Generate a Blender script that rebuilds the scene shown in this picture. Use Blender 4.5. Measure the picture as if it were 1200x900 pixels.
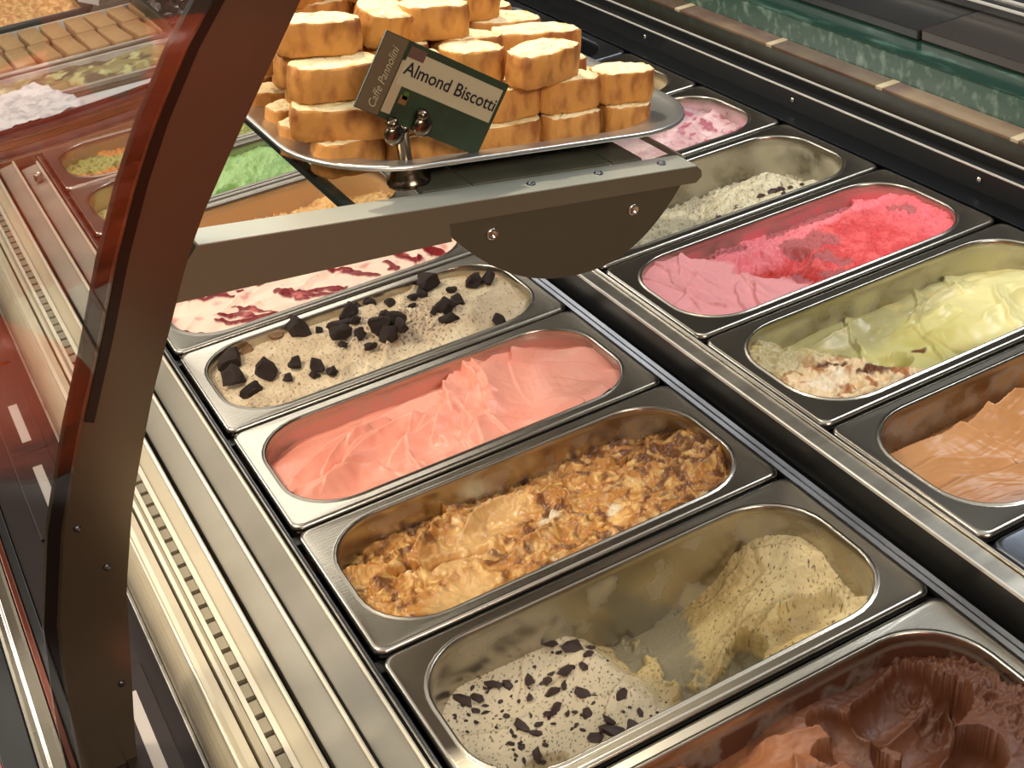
import bpy, bmesh, math, random
import numpy as np
from mathutils import Vector, Matrix
for o in list(bpy.data.objects): bpy.data.objects.remove(o)
S = bpy.context.scene
COL = S.collection
random.seed(7)

# ------------------------------------------------------------------ camera
cam = bpy.data.cameras.new('camera'); co = bpy.data.objects.new('camera', cam); COL.objects.link(co)
cam.sensor_width = 36; cam.lens = 1540.02/1200*36; cam.clip_start = .01; cam.clip_end = 60
R3 = np.array([[.87346659, -.47531091, -.10552559], [-.3391666, -.43850101, -.83227572], [.34931665, .76275579, -.54422557]])
co.matrix_world = Matrix([[R3[0][0], -R3[1][0], -R3[2][0], -.1773399], [R3[0][1], -R3[1][1], -R3[2][1], -1.18271164],
                          [R3[0][2], -R3[1][2], -R3[2][2], .66007936], [0, 0, 0, 1]])
S.camera = co
# ------------------------------------------------------------------ world, light, exposure
S.view_settings.view_transform = 'Standard'; S.view_settings.look = 'None'
S.view_settings.exposure = 0.18; S.view_settings.gamma = 1
W = bpy.data.worlds.new('world'); S.world = W; W.use_nodes = True
W.node_tree.nodes['Background'].inputs[0].default_value = (.62, .60, .56, 1)
W.node_tree.nodes['Background'].inputs[1].default_value = .5
def area(name, loc, size, power, color, target=None, sy=None):
    l = bpy.data.lights.new(name, 'AREA'); l.energy = power; l.color = color; l.size = size
    if sy: l.shape = 'RECTANGLE'; l.size_y = sy
    o = bpy.data.objects.new(name, l); COL.objects.link(o); o.location = loc
    d = Vector(target if target else (loc[0], loc[1], 0)) - Vector(loc)
    o.rotation_euler = d.to_track_quat('-Z', 'Y').to_euler(); return o
def spot(name, loc, target, power, color, ang=50, blend=.5, r=.05):
    l = bpy.data.lights.new(name, 'SPOT'); l.energy = power; l.color = color; l.spot_size = math.radians(ang); l.spot_blend = blend; l.shadow_soft_size = r
    o = bpy.data.objects.new(name, l); COL.objects.link(o); o.location = loc
    o.rotation_euler = (Vector(target)-Vector(loc)).to_track_quat('-Z', 'Y').to_euler(); return o
area('ceiling_light_warm', (-.85, .15, 1.75), .42, 30, (1, .85, .66), (.15, -.45, 0))
area('ceiling_light_cool', (1.5, -.3, 1.75), .8, 22, (.90, .96, 1), (.5, -.3, 0))
area('ceiling_light_back', (.55, 2.05, 1.77), .95, 11, (1, .94, .84), (.4, 1.2, 0))
area('rear_fill', (-1.6, 2.6, 1.77), 1.0, 40, (1, .94, .86), (.3, .6, 0))  # added rear fill, placed where the pan rims do not mirror it
spot('downlight_over_tray', (.42, .35, 1.7), (.19, -.26, .38), 64, (1, .88, .66), 20, .6, .035)
area('ceiling_fill', (-.95, .5, 1.785), 4.0, 34, (1, .96, .90), (-.95, .5, 0))  # added broad dim fill without a fixture, lifts the grey of the steel rims
area('jacket_fill', (.1, -2.6, 1.78), 1.0, 70, (1, .90, .78), (.05, -1.4, -.2))  # added fill aimed at the jacket that shows in the glass

# ------------------------------------------------------------------ helpers
def srgb(r, g, b):
    f = lambda c: (c/255/12.92) if c/255 <= .04045 else ((c/255+.055)/1.055)**2.4
    return (f(r), f(g), f(b), 1)
def mat(name, color, rough=.5, metal=0, bump=None, noise=None, spec=.5, coat=0, trans=0, alpha=1, emit=0):
    """bump=(scale,strength,distance,stretch), noise=(scale, second colour, amount lo, hi, stretch)"""
    m = bpy.data.materials.new(name); m.use_nodes = True; nt = m.node_tree; b = nt.nodes['Principled BSDF']
    b.inputs['Base Color'].default_value = color; b.inputs['Roughness'].default_value = rough; b.inputs['Metallic'].default_value = metal
    b.inputs['Specular IOR Level'].default_value = spec; b.inputs['Coat Weight'].default_value = coat; b.inputs['Coat Roughness'].default_value = .05
    b.inputs['Transmission Weight'].default_value = trans
    if emit: b.inputs['Emission Color'].default_value = color; b.inputs['Emission Strength'].default_value = emit
    tc = nt.nodes.new('ShaderNodeTexCoord')
    def nz(scale, stretch, detail=4):
        mp = nt.nodes.new('ShaderNodeMapping'); mp.inputs['Scale'].default_value = stretch
        n = nt.nodes.new('ShaderNodeTexNoise'); n.inputs['Scale'].default_value = scale; n.inputs['Detail'].default_value = detail
        nt.links.new(tc.outputs['Object'], mp.inputs[0]); nt.links.new(mp.outputs[0], n.inputs['Vector']); return n
    if noise:
        sc, c2, lo, hi, st = noise
        n = nz(sc, st); rp = nt.nodes.new('ShaderNodeMapRange'); rp.inputs[1].default_value = lo; rp.inputs[2].default_value = hi
        mx = nt.nodes.new('ShaderNodeMix'); mx.data_type = 'RGBA'; mx.inputs[6].default_value = color; mx.inputs[7].default_value = c2
        nt.links.new(n.outputs[0], rp.inputs[0]); nt.links.new(rp.outputs[0], mx.inputs[0]); nt.links.new(mx.outputs[2], b.inputs['Base Color'])
    if bump:
        sc, stg, dist, st = bump
        n = nz(sc, st); bp = nt.nodes.new('ShaderNodeBump'); bp.inputs['Strength'].default_value = stg; bp.inputs['Distance'].default_value = dist
        nt.links.new(n.outputs[0], bp.inputs['Height']); nt.links.new(bp.outputs[0], b.inputs['Normal'])
    return m
def smoothstep(a, b, x):
    t = np.clip((x-a)/(b-a), 0, 1); return t*t*(3-2*t)
def _h(ix, iy, s):
    n = (ix.astype(np.int64)*374761393 + iy.astype(np.int64)*668265263 + s*982451653) & 0x7fffffff
    n = ((n ^ (n >> 13))*1274126177) & 0x7fffffff; n = (n ^ (n >> 16)) & 0x7fffffff
    return (n % 65536)/65536*2*math.pi
def perlin(x, y, s=0):
    x0 = np.floor(x); y0 = np.floor(y); fx = x-x0; fy = y-y0
    def g(dx, dy):
        a = _h(x0+dx, y0+dy, s); return np.cos(a)*(fx-dx)+np.sin(a)*(fy-dy)
    u = fx*fx*fx*(fx*(fx*6-15)+10); v = fy*fy*fy*(fy*(fy*6-15)+10)
    return ((g(0, 0)*(1-u)+g(1, 0)*u)*(1-v)+(g(0, 1)*(1-u)+g(1, 1)*u)*v)*1.4
def fbm(x, y, f, o=4, s=0, gain=.5):
    r = 0; a = 1
    for i in range(o): r = r+a*perlin(x*f+s*3.1, y*f-s*1.7, s+i*7); f *= 2.03; a *= gain
    return r
def ridge(x, y, f, o=4, s=0, gain=.5):
    r = 0; a = 1
    for i in range(o): r = r+a*(1-2.2*np.abs(perlin(x*f+s*2.3, y*f+s, s+i*5))); f *= 2.05; a *= gain
    return r
def folds(x, y, cx, cy, wl, amp, warp, s, sq=1.3, p=1.4):
    r = np.hypot(x-cx, (y-cy)*sq)+warp*fbm(x, y, 13, 3, s); ph = r/wl; fr = ph-np.floor(ph)
    return amp*fr**p*(1-smoothstep(.87, 1, fr))
def seg(x, y, ax, ay, bx, by):
    dx, dy = bx-ax, by-ay; t = np.clip(((x-ax)*dx+(y-ay)*dy)/(dx*dx+dy*dy+1e-12), 0, 1)
    return np.hypot(x-ax-t*dx, y-ay-t*dy)
def strokes(h, x, y, n, seed, box_, ang, var, L, w, off, curv=6., warp=.004, fine=.0003, edge=.0016):
    """overlapping spatula strokes: curved swaths laid one over the other, each ending in a raised lip"""
    rn = random.Random(seed)
    wx = x+warp*fbm(x, y, 30, 3, seed); wy = y+warp*fbm(x, y, 30, 3, seed+9)
    for i in range(n):
        cx, cy = rn.uniform(box_[0], box_[1]), rn.uniform(box_[2], box_[3]); a = math.radians(ang+rn.uniform(-var, var)); l = L*rn.uniform(.7, 1.3); ww = w*rn.uniform(.7, 1.25); k = curv*rn.choice((-1, 1, 1))*rn.uniform(.5, 1.2)
        dx, dy = wx-cx, wy-cy; u = dx*math.cos(a)+dy*math.sin(a); v = -dx*math.sin(a)+dy*math.cos(a)+k*u*u
        m = smoothstep(-ww, -ww+ww*.9, v)*(1-smoothstep(ww-edge, ww+edge*.3, v))*smoothstep(-l, -l*.6, u)*(1-smoothstep(l-edge*2, l, u))
        t = np.clip((v+ww)/(2*ww), 0, 1); o = off*rn.uniform(.6, 1.2)
        hs = h*.72+ (h.mean())*.28 + o*(t**2.2*1.25-.35)+fine*perlin(v*420, u*20, seed+i)
        h = h*(1-m)+hs*m
    return h
def scoop(h, d, r, zf, k=.004):           # carve a rounded trough of half-width r at distance field d with floor zf
    f = zf+np.where(d < r, r-np.sqrt(np.clip(r*r-d*d, 0, None)), 1.)
    t = np.clip(.5+.5*(f-h)/k, 0, 1); return f*(1-t)+h*t-k*t*(1-t)
def mesh_obj(name, verts, faces, m=None, parent=None, smooth=True, uv=None, edges=()):
    me = bpy.data.meshes.new(name); me.from_pydata(verts, list(edges), faces); me.update()
    if smooth and faces: me.shade_smooth()
    o = bpy.data.objects.new(name, me); COL.objects.link(o)
    if m: me.materials.append(m)
    if parent: o.parent = parent
    return o
def bm_obj(name, bm, m=None, parent=None, smooth=False):
    me = bpy.data.meshes.new(name); bm.normal_update(); bm.to_mesh(me); bm.free()
    if smooth: me.shade_smooth()
    o = bpy.data.objects.new(name, me); COL.objects.link(o)
    for q in (m if isinstance(m, (list, tuple)) else [m]):
        if q: me.materials.append(q)
    if parent: o.parent = parent
    return o
def add_box(bm, x0, x1, y0, y1, z0, z1, bev=0, seg_=2):
    vs = [bm.verts.new(p) for p in ((x0,y0,z0),(x1,y0,z0),(x1,y1,z0),(x0,y1,z0),(x0,y0,z1),(x1,y0,z1),(x1,y1,z1),(x0,y1,z1))]
    fs = [bm.faces.new([vs[i] for i in f]) for f in ((3,2,1,0),(4,5,6,7),(0,1,5,4),(1,2,6,5),(2,3,7,6),(3,0,4,7))]
    if bev:
        es = list({e for f in fs for e in f.edges}); bmesh.ops.bevel(bm, geom=es, offset=bev, segments=seg_, affect='EDGES', profile=.6)
    return vs
def box(name, x0, x1, y0, y1, z0, z1, m, parent=None, bev=.0008):
    bm = bmesh.new(); add_box(bm, x0, x1, y0, y1, z0, z1, bev); return bm_obj(name, bm, m, parent)
def prism(name, prof, y0, y1, m, parent=None, axis='Y', smooth=False, bev=0):
    """closed profile extruded along Y (profile in X,Z) or X (profile in Y,Z)"""
    bm = bmesh.new(); A = []; B = []
    for a, b in prof:
        A.append(bm.verts.new((a, y0, b) if axis == 'Y' else (y0, a, b))); B.append(bm.verts.new((a, y1, b) if axis == 'Y' else (y1, a, b)))
    n = len(prof)
    for i in range(n): bm.faces.new((A[i], A[(i+1) % n], B[(i+1) % n], B[i]))
    bm.faces.new(A[::-1]); bm.faces.new(B)
    bmesh.ops.recalc_face_normals(bm, faces=bm.faces)
    if bev: bmesh.ops.bevel(bm, geom=list(bm.edges), offset=bev, segments=2, affect='EDGES', clamp_overlap=True)
    return bm_obj(name, bm, m, parent, smooth)
def lathe(name, prof, loc, m, parent=None, n=24, axis=None):
    vs = []; fs = []
    for r, z in prof:
        for i in range(n): a = 2*math.pi*i/n; vs.append((r*math.cos(a), r*math.sin(a), z))
    k = len(prof)
    for j in range(k-1):
        for i in range(n): fs.append((j*n+i, j*n+(i+1) % n, (j+1)*n+(i+1) % n, (j+1)*n+i))
    fs.append(tuple(range(n))[::-1]); fs.append(tuple((k-1)*n+i for i in range(n)))
    o = mesh_obj(name, vs, fs, m, parent); o.location = loc
    if axis is not None: o.rotation_euler = Vector(axis).to_track_quat('Z', 'Y').to_euler()
    return o
def thing(name, label, cat, loc=(0,0,0), group=None):
    o = bpy.data.objects.new(name, None); COL.objects.link(o); o.location = loc; o.empty_display_size = .05
    o['label'] = label; o['category'] = cat
    if group: o['group'] = group
    return o
def tag(o, label, cat, group=None, kind=None):
    o['label'] = label; o['category'] = cat
    if group: o['group'] = group
    if kind: o['kind'] = kind
    return o
def rrect(a, b, r, n=8):
    """rounded rectangle outline, n+1 points per corner, counter-clockwise"""
    P = []
    for cx, cy, a0 in ((a-r, b-r, 0), (-a+r, b-r, 90), (-a+r, -b+r, 180), (a-r, -b+r, 270)):
        for i in range(n+1):
            t = math.radians(a0+90*i/n); P.append((cx+r*math.cos(t), cy+r*math.sin(t)))
    return P
def loft(name, rings, m, parent=None, cap=True, smooth=True, close_first=False):
    n = len(rings[0]); vs = [p for r in rings for p in r]; fs = []
    for j in range(len(rings)-1):
        for i in range(n): fs.append((j*n+i, j*n+(i+1) % n, (j+1)*n+(i+1) % n, (j+1)*n+i))
    if cap: fs.append(tuple((len(rings)-1)*n+i for i in range(n)))
    if close_first: fs.append(tuple(range(n))[::-1])
    return mesh_obj(name, vs, fs, m, parent, smooth)

# ------------------------------------------------------------------ materials
STEEL = mat('brushed_steel', srgb(186, 180, 168), .36, 1, bump=(60, .12, .0006, (1, 12, 1)), noise=(14, srgb(140, 134, 124), .35, .75, (1, 3, 1)))
STEEL_D = mat('dark_steel', srgb(112, 116, 122), .34, 1, bump=(50, .15, .0006, (6, 1, 1)), noise=(12, srgb(84, 86, 92), .35, .7, (3, 1, 1)))
CHROME = mat('polished_edge', srgb(225, 222, 214), .16, 1); WHITEEDGE = mat('bright_trim_edge', srgb(226, 224, 216), .3, .35)
BLACKM = mat('black_plastic', srgb(18, 18, 18), .3)
DARKREC = mat('black_painted_recess', srgb(14, 14, 13), .45)
SLATM = mat('grey_enamel_slat', srgb(158, 152, 138), .38, .25, noise=(9, srgb(140, 134, 120), .4, .7, (1, 1, 1)))
CREAM = mat('cream_enamel', srgb(190, 178, 152), .32, .15, noise=(12, srgb(172, 160, 136), .45, .75, (1, 1, 1)))
LIPM = mat('pale_slat_lip', srgb(216, 206, 184), .3, .3)
PANELM = mat('dark_plum_panel', srgb(34, 22, 20), .42, spec=.3)
PAPER = mat('white_paper_strip', srgb(176, 168, 162), .6)
BRONZE = mat('bronze_painted_metal', srgb(98, 84, 66), .2, .6)
ARMM = mat('anodised_arm_face', srgb(118, 108, 88), .42, .4, bump=(120, .1, .0003, (1, 1, 10)))
ARMTOP = mat('arm_top_painted_sheen', srgb(190, 194, 184), .36, .6, bump=(120, .1, .0003, (1, 10, 1)))  # arm top coloured paler and bluer for the reflection lying on it
PLATEM = mat('matt_bronze_plate', srgb(88, 80, 62), .5, .35)
def glass_mat(name, tint, refl, rough=.02):
    m = bpy.data.materials.new(name); m.use_nodes = True; nt = m.node_tree; nt.nodes.clear()
    out = nt.nodes.new('ShaderNodeOutputMaterial'); mx = nt.nodes.new('ShaderNodeMixShader')
    t = nt.nodes.new('ShaderNodeBsdfTransparent'); t.inputs[0].default_value = tint
    g = nt.nodes.new('ShaderNodeBsdfGlossy'); g.inputs['Roughness'].default_value = rough
    mx.inputs[0].default_value = refl
    nt.links.new(t.outputs[0], mx.inputs[1]); nt.links.new(g.outputs[0], mx.inputs[2]); nt.links.new(mx.outputs[0], out.inputs[0]); return m
GLASS_M = glass_mat('coated_glass', (.95, .96, .95, 1), .13)
GLASS_S = glass_mat('shelf_glass', (.90, .92, .90, 1), .07)
GLASS_E = mat('glass_edge', srgb(30, 42, 40), .15, trans=.3)

def pan_mat(name, smear, lo, hi):
    """steel whose inner wall carries a dried film of ice cream"""
    m = mat(name, srgb(190, 186, 176), .36, 1, bump=(70, .12, .0006, (1, 8, 1))); nt = m.node_tree; b = nt.nodes['Principled BSDF']
    tc = nt.nodes.new('ShaderNodeTexCoord'); sx = nt.nodes.new('ShaderNodeSeparateXYZ'); nt.links.new(tc.outputs['Object'], sx.inputs[0])
    n = nt.nodes.new('ShaderNodeTexNoise'); n.inputs['Scale'].default_value = 26; n.inputs['Detail'].default_value = 5; nt.links.new(tc.outputs['Object'], n.inputs['Vector'])
    zz = nt.nodes.new('ShaderNodeMapRange'); zz.inputs[1].default_value = -.006; zz.inputs[2].default_value = -.012; nt.links.new(sx.outputs[2], zz.inputs[0])
    nn = nt.nodes.new('ShaderNodeMapRange'); nn.inputs[1].default_value = lo; nn.inputs[2].default_value = hi; nt.links.new(n.outputs[0], nn.inputs[0])
    mu = nt.nodes.new('ShaderNodeMath'); mu.operation = 'MULTIPLY'; nt.links.new(zz.outputs[0], mu.inputs[0]); nt.links.new(nn.outputs[0], mu.inputs[1])
    mx = nt.nodes.new('ShaderNodeMix'); mx.data_type = 'RGBA'; mx.inputs[6].default_value = srgb(178, 172, 160); mx.inputs[7].default_value = smear
    nt.links.new(mu.outputs[0], mx.inputs[0]); nt.links.new(mx.outputs[2], b.inputs['Base Color'])
    iv = nt.nodes.new('ShaderNodeMath'); iv.operation = 'SUBTRACT'; iv.inputs[0].default_value = 1; nt.links.new(mu.outputs[0], iv.inputs[1]); nt.links.new(iv.outputs[0], b.inputs['Metallic'])
    rr = nt.nodes.new('ShaderNodeMath'); rr.operation = 'MULTIPLY_ADD'; rr.inputs[1].default_value = .25; rr.inputs[2].default_value = .25; nt.links.new(mu.outputs[0], rr.inputs[0]); nt.links.new(rr.outputs[0], b.inputs['Roughness'])
    return m
def cream_mat(name, rough=.45, bscale=220, bstr=.4, bdist=.0012, sss=.12, radius=(.004, .002, .001)):
    m = bpy.data.materials.new(name); m.use_nodes = True; nt = m.node_tree; b = nt.nodes['Principled BSDF']
    a = nt.nodes.new('ShaderNodeAttribute'); a.attribute_name = 'Col'; nt.links.new(a.outputs['Color'], b.inputs['Base Color'])
    b.inputs['Roughness'].default_value = rough; b.inputs['Subsurface Weight'].default_value = sss; b.inputs['Subsurface Radius'].default_value = radius; b.inputs['Subsurface Scale'].default_value = 1
    tc = nt.nodes.new('ShaderNodeTexCoord'); n = nt.nodes.new('ShaderNodeTexNoise'); n.inputs['Scale'].default_value = bscale; n.inputs['Detail'].default_value = 3
    nt.links.new(tc.outputs['Object'], n.inputs['Vector']); bp = nt.nodes.new('ShaderNodeBump'); bp.inputs['Strength'].default_value = bstr; bp.inputs['Distance'].default_value = bdist
    nt.links.new(n.outputs[0], bp.inputs['Height']); nt.links.new(bp.outputs[0], b.inputs['Normal']); return m

# ------------------------------------------------------------------ the room
def struct(o): o['kind'] = 'structure'; return o
WALLM = mat('room_wall_paint', srgb(160, 150, 134), .8, noise=(2, srgb(146, 136, 120), .4, .7, (1, 1, 1)))
CEILM = mat('ceiling_paint', srgb(206, 200, 188), .9, noise=(3, srgb(196, 190, 176), .4, .7, (1, 1, 1)))
FLOORM = mat('floor_tile', srgb(96, 84, 70), .35, noise=(5, srgb(80, 68, 56), .4, .7, (1, 1, 1)))
struct(box('floor', -3, 3.5, -4, 5, -1.1, -1.0, FLOORM)); struct(box('ceiling', -3, 3.5, -4, 5, 1.8, 1.9, CEILM))
struct(box('wall_left', -3.1, -3, -4, 5, -1.0, 1.8, WALLM)); struct(box('wall_right', 3.5, 3.6, -4, 5, -1.0, 1.8, mat('blue_grey_wall', srgb(132, 142, 162), .7)))
struct(box('wall_back', -3, 3.5, 5, 5.1, -1.0, 1.8, mat('pale_back_wall', srgb(196, 188, 172), .8))); struct(box('wall_front', -3, 3.5, -4.1, -4, -1.0, 1.8, WALLM))

# ------------------------------------------------------------------ display case
YN, YF = -1.12, .668
case = thing('display_case', 'stainless steel gelato display case holding the ice cream pans, with stepped pale front ledges', 'display case', (.35, -.2, -1.0))
def P(o): o.parent = case; o.matrix_parent_inverse = Matrix.Translation((-.35, .2, 1.0)); return o
P(box('cabinet_body', -.19, .90, YN, YF+.03, -.995, -.16, mat('cabinet_panel', srgb(60, 46, 40), .4)))
P(box('well_floor', -.004, .784, YN, YF, -.158, -.150, DARKREC))
# stepped slats: each a flat blade with a pale raised lip on the pan side
for x0, x1, z, wob in ((-.0365, -.0125, .001, 0), (-.0645, -.0425, .010, 1), (-.0855, -.071, .019, 2)):
    o = P(prism('slat', [(x0, z-.020), (x1, z-.020), (x1, z-.0005), (x0, z-.0045)], YN, .634, SLATM if wob < 2 else CREAM, bev=.0004))
    pts = []
    lm = prism('lip', [(x1-.0028, z-.0005), (x1+.0002, z-.0005), (x1+.0004, z+.0018), (x1-.0008, z+.0026), (x1-.0026, z+.0018)], YN, .634, LIPM, o)
# slotted air grille
bm = bmesh.new(); sp = .0185; y = YN
add_box(bm, -.0895, -.0855, YN, .634, -.004, .0175); add_box(bm, -.1000, -.0965, YN, .634, -.004, .0175)
g = P(bm_obj('air_grille', bm, LIPM)); P(box('painted_ledge_shadow', -.0855, -.0125, YN, .634, -.034, -.026, DARKREC)); P(box('air_duct', -.0965, -.0895, YN, .634, -.01, .004, DARKREC))  # black bar under the slats paints in the shadow bands between them
brm = mat('grille_bar', srgb(140, 130, 108), .45, .3); bme = None
while y < .62:
    if bme is None:
        b = box('grille_bar', -.0966, -.0894, 0, sp*.74, .004, .0155, brm, g, .0004); bme = b.data; b.location.y = y
    else:
        b = bpy.data.objects.new('grille_bar', bme); COL.objects.link(b); b.parent = g; b.location.y = y
    y += sp
P(prism('trim_strip', [(-.1075, .000), (-.1005, .000), (-.1005, .0172), (-.1030, .0186), (-.1058, .0172)], YN, .634, CREAM))
P(box('trim_groove', -.1012, -.1000, YN, .634, .002, .0155, BLACKM))
pr = [(-.108, -.05)]+[(-.108-.0, .0145)]+[(-.108-.023*math.sin(t)*1.0, -.012+.0275*math.cos(t)) for t in np.linspace(.25, 1.57, 9)]+[(-.131, -.05)]
P(prism('nose_trim', pr, YN, .64, CREAM, smooth=False))
P(prism('painted_nose_highlight', [(-.1185+.0016*math.cos(t), .0128+.0016*math.sin(t)) for t in np.linspace(0, 2*math.pi, 9)[:-1]], YN, .64, LIPM, smooth=True))  # pale bead standing in for the highlight along the rounded nose
# dark price panel in front of the nose, with slots of paper labels
P(box('price_panel', -.205, -.1315, YN, .75, -.075, -.052, PANELM))
P(box('panel_edge_bead', -.1345, -.1315, YN, .75, -.053, -.048, STEEL))
for y0, y1 in ((-.475, -.385), (.02, .10), (-.13, -.03), (.22, .30), (-.30, -.2)):
    h = P(box('label_holder', -.182, -.146, y0-.02, y1+.03, -.0525, -.0495, PANELM, bev=.001)); box('paper_label', -.166, -.157, y0, y1, -.0497, -.0488, PAPER, h, bev=0)
P(box('panel_seam', -.204, -.1345, -.500, -.498, -.0525, -.0505, BLACKM))
ot = P(box('orange_tag', -.160, -.136, -.585, -.545, -.0523, -.0495, mat('orange_tag', srgb(196, 74, 22), .4), bev=.001))
box('tag_inset', -.155, -.142, -.578, -.556, -.0497, -.0488, mat('dark_orange', srgb(120, 40, 16), .4), ot, 0)
# outer rails at the customer side (glass channel)
P(box('outer_rail_dark', -.213, -.2055, YN, .75, -.09, -.049, BLACKM)); P(box('outer_rail_copper', -.2185, -.2135, YN, .75, -.09, -.046, mat('copper_rail', srgb(104, 48, 28), .25, .6)))
P(box('outer_rail_grey', -.238, -.219, YN, .75, -.09, -.047, mat('grey_rail', srgb(112, 104, 90), .25, .7), bev=.003)); P(box('outer_rail_bead', -.2315, -.2285, YN, .75, -.048, -.0445, CHROME))
P(box('outer_rail_black', -.262, -.239, YN, .75, -.12, -.055, BLACKM)); P(box('outer_rail_red', -.268, -.2625, YN, .75, -.12, -.056, mat('red_rail', srgb(150, 26, 18), .2, .2, coat=.5)))
# support between the ledges and the pans
P(box('front_gutter', -.0122, -.0035, YN, YF, -.03, -.010, BLACKM)); P(box('front_gutter_lip', -.0085, -.0062, YN, YF, -.011, -.002, STEEL))
P(box('front_gutter_lip', -.0055, -.0035, YN, YF, -.011, -.0045, STEEL_D))
# rails between the two rows: ridges, black riser, raised steel ledge
P(prism('divider_rail', [(.361, -.02), (.374, -.02), (.374, -.004), (.3715, -.0015), (.369, -.004), (.367, -.003), (.3645, -.0005), (.362, -.003), (.361, -.006)], YN, YF, STEEL_D))
P(box('divider_riser', .3742, .3785, YN, YF, -.10, .030, DARKREC)); P(box('divider_edge', .3735, .3755, YN, YF, .0300, .0335, WHITEEDGE))
P(box('divider_ledge', .3756, .391, YN, YF, .018, .0318, STEEL, bev=.001)); P(box('divider_bead', .3912, .3935, YN, YF, .020, .0352, CHROME, bev=.0009))
# side of the second row
P(box('side_ledge', .757, .784, YN, YF, .028, .0365, mat('side_ledge_dark_steel', srgb(70, 74, 80), .3, 1))); P(box('side_riser', .784, .800, YN, .73, -.02, .060, DARKREC))  # side ledge steel coloured darker for the dark surroundings it reflects
P(box('side_edge', .7835, .7855, YN, .73, .0600, .0622, WHITEEDGE)); P(box('side_groove', .800, .806, YN, .73, -.02, .069, DARKREC)); P(box('side_edge', .8005, .8028, YN, .73, .0690, .0712, WHITEEDGE))
P(box('side_band', .806, .842, YN, .73, .0, .0705, mat('dark_bronze_band', srgb(66, 56, 44), .2, .6, noise=(7, srgb(40, 34, 26), .4, .65, (1, .3, 1))), bev=.001))
for yy in (-.29, .01, .33, -.6):
    P(lathe('screw', [(.0001, .002), (.003, .0018), (.0035, 0)][::-1], (.7838, yy, .050), CHROME, n=12, axis=(-1, 0, 0)))
for k in range(-4, 7):
    y = -.17*k
    if y > YN: P(box('crossbar', -.003, .361, y-.006, y+.006, -.022, -.0095, BLACKM))
for k in range(-6, 5):
    y = -.349-.17*k
    if YN < y < YF: P(box('crossbar', .3925, .757, y-.006, y+.006, .014, .0265, BLACKM))
P(lathe('bolt', [(.006, 0), (.006, .009), (.0045, .0105), (.0035, .0105), (.0034, .004)], (-.024, .565, .002), STEEL, n=20))
# small metal clip standing in the gap at the middle rail
# end frame: bent bars across the far end of the case
def sweep(name, pts, prof, m, parent=None):
    vs = []; fs = []; n = len(prof)
    for i, p in enumerate(pts):
        p = Vector(p); t = (Vector(pts[min(i+1, len(pts)-1)])-Vector(pts[max(i-1, 0)])).normalized(); up = Vector((0, 0, 1)); s = t.cross(up).normalized(); u = s.cross(t)
        for a, b in prof: vs.append(tuple(p+s*a+u*b))
    for i in range(len(pts)-1):
        for j in range(n): fs.append((i*n+j, i*n+(j+1) % n, (i+1)*n+(j+1) % n, (i+1)*n+j))
    fs.append(tuple(range(n))[::-1]); fs.append(tuple((len(pts)-1)*n+j for j in range(n)))
    return mesh_obj(name, vs, fs, m, parent, False)
def arc(dy, dz): return [(x, .672+dy+.06*max(0, x+.1)**1.0*.6, -.006+dz+.10*max(0, x)**1.4) for x in np.linspace(-.24, .42, 26)]
sq = lambda a, b: [(-a, -b), (a, -b), (a, b), (-a, b)]
P(sweep('end_frame_bar', arc(.0, 0), sq(.004, .006), mat('end_bar_pale', srgb(168, 150, 122), .25, .8))); P(sweep('end_frame_bar', arc(.018, .004), sq(.014, .006), STEEL_D))
P(sweep('end_frame_bar', arc(.040, .010), sq(.007, .008), mat('end_bar_warm', srgb(150, 120, 84), .2, .9))); P(sweep('end_frame_bar', arc(.054, .016), sq(.006, .006), STEEL_D)); P(sweep('end_frame_bar', arc(.066, .020), sq(.004, .006), BLACKM))
for i in range(5): P(lathe('rivet', [(.0022, 0), (.0015, .0012)], (-.075+.024*i, .709+.003*i, .0035), CHROME, n=8))

# ------------------------------------------------------------------ pans
def make_pan(x0, yfar, z, m, label, empty=False):
    cx, cy = x0+.18, yfar-.085; a, b = .18, .0825; n = 8
    R = []
    def ring(a_, b_, r, z_): R.append([(px, py, z_) for px, py in rrect(a_, b_, r, n)])
    ring(a-.0012, b-.0012, .008, -.0075); ring(a, b, .009, -.0065); ring(a, b, .009, -.002); ring(a-.0012, b-.0012, .009, -.0002); ring(a-.003, b-.003, .009, .0002); ring(a-.0038, b-.0038, .010, .0001); ring(.1696, .0736, .0540, -.0003)
    ring(.1682, .0722, .0530, -.0004); ring(.1672, .0712, .0522, .0006); ring(.1660, .0700, .0512, .0004); ring(.1652, .0692, .0506, -.0012)
    ring(.1645, .0685, .050, -.006); ring(.1625, .0668, .048, -.04); ring(.1595, .064, .045, -.095); ring(.153, .058, .038, -.104)
    o = loft('gelato_pan', R, m)
    o.location = (cx, cy, z)
    tag(o, label, 'pan'); return o
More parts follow.
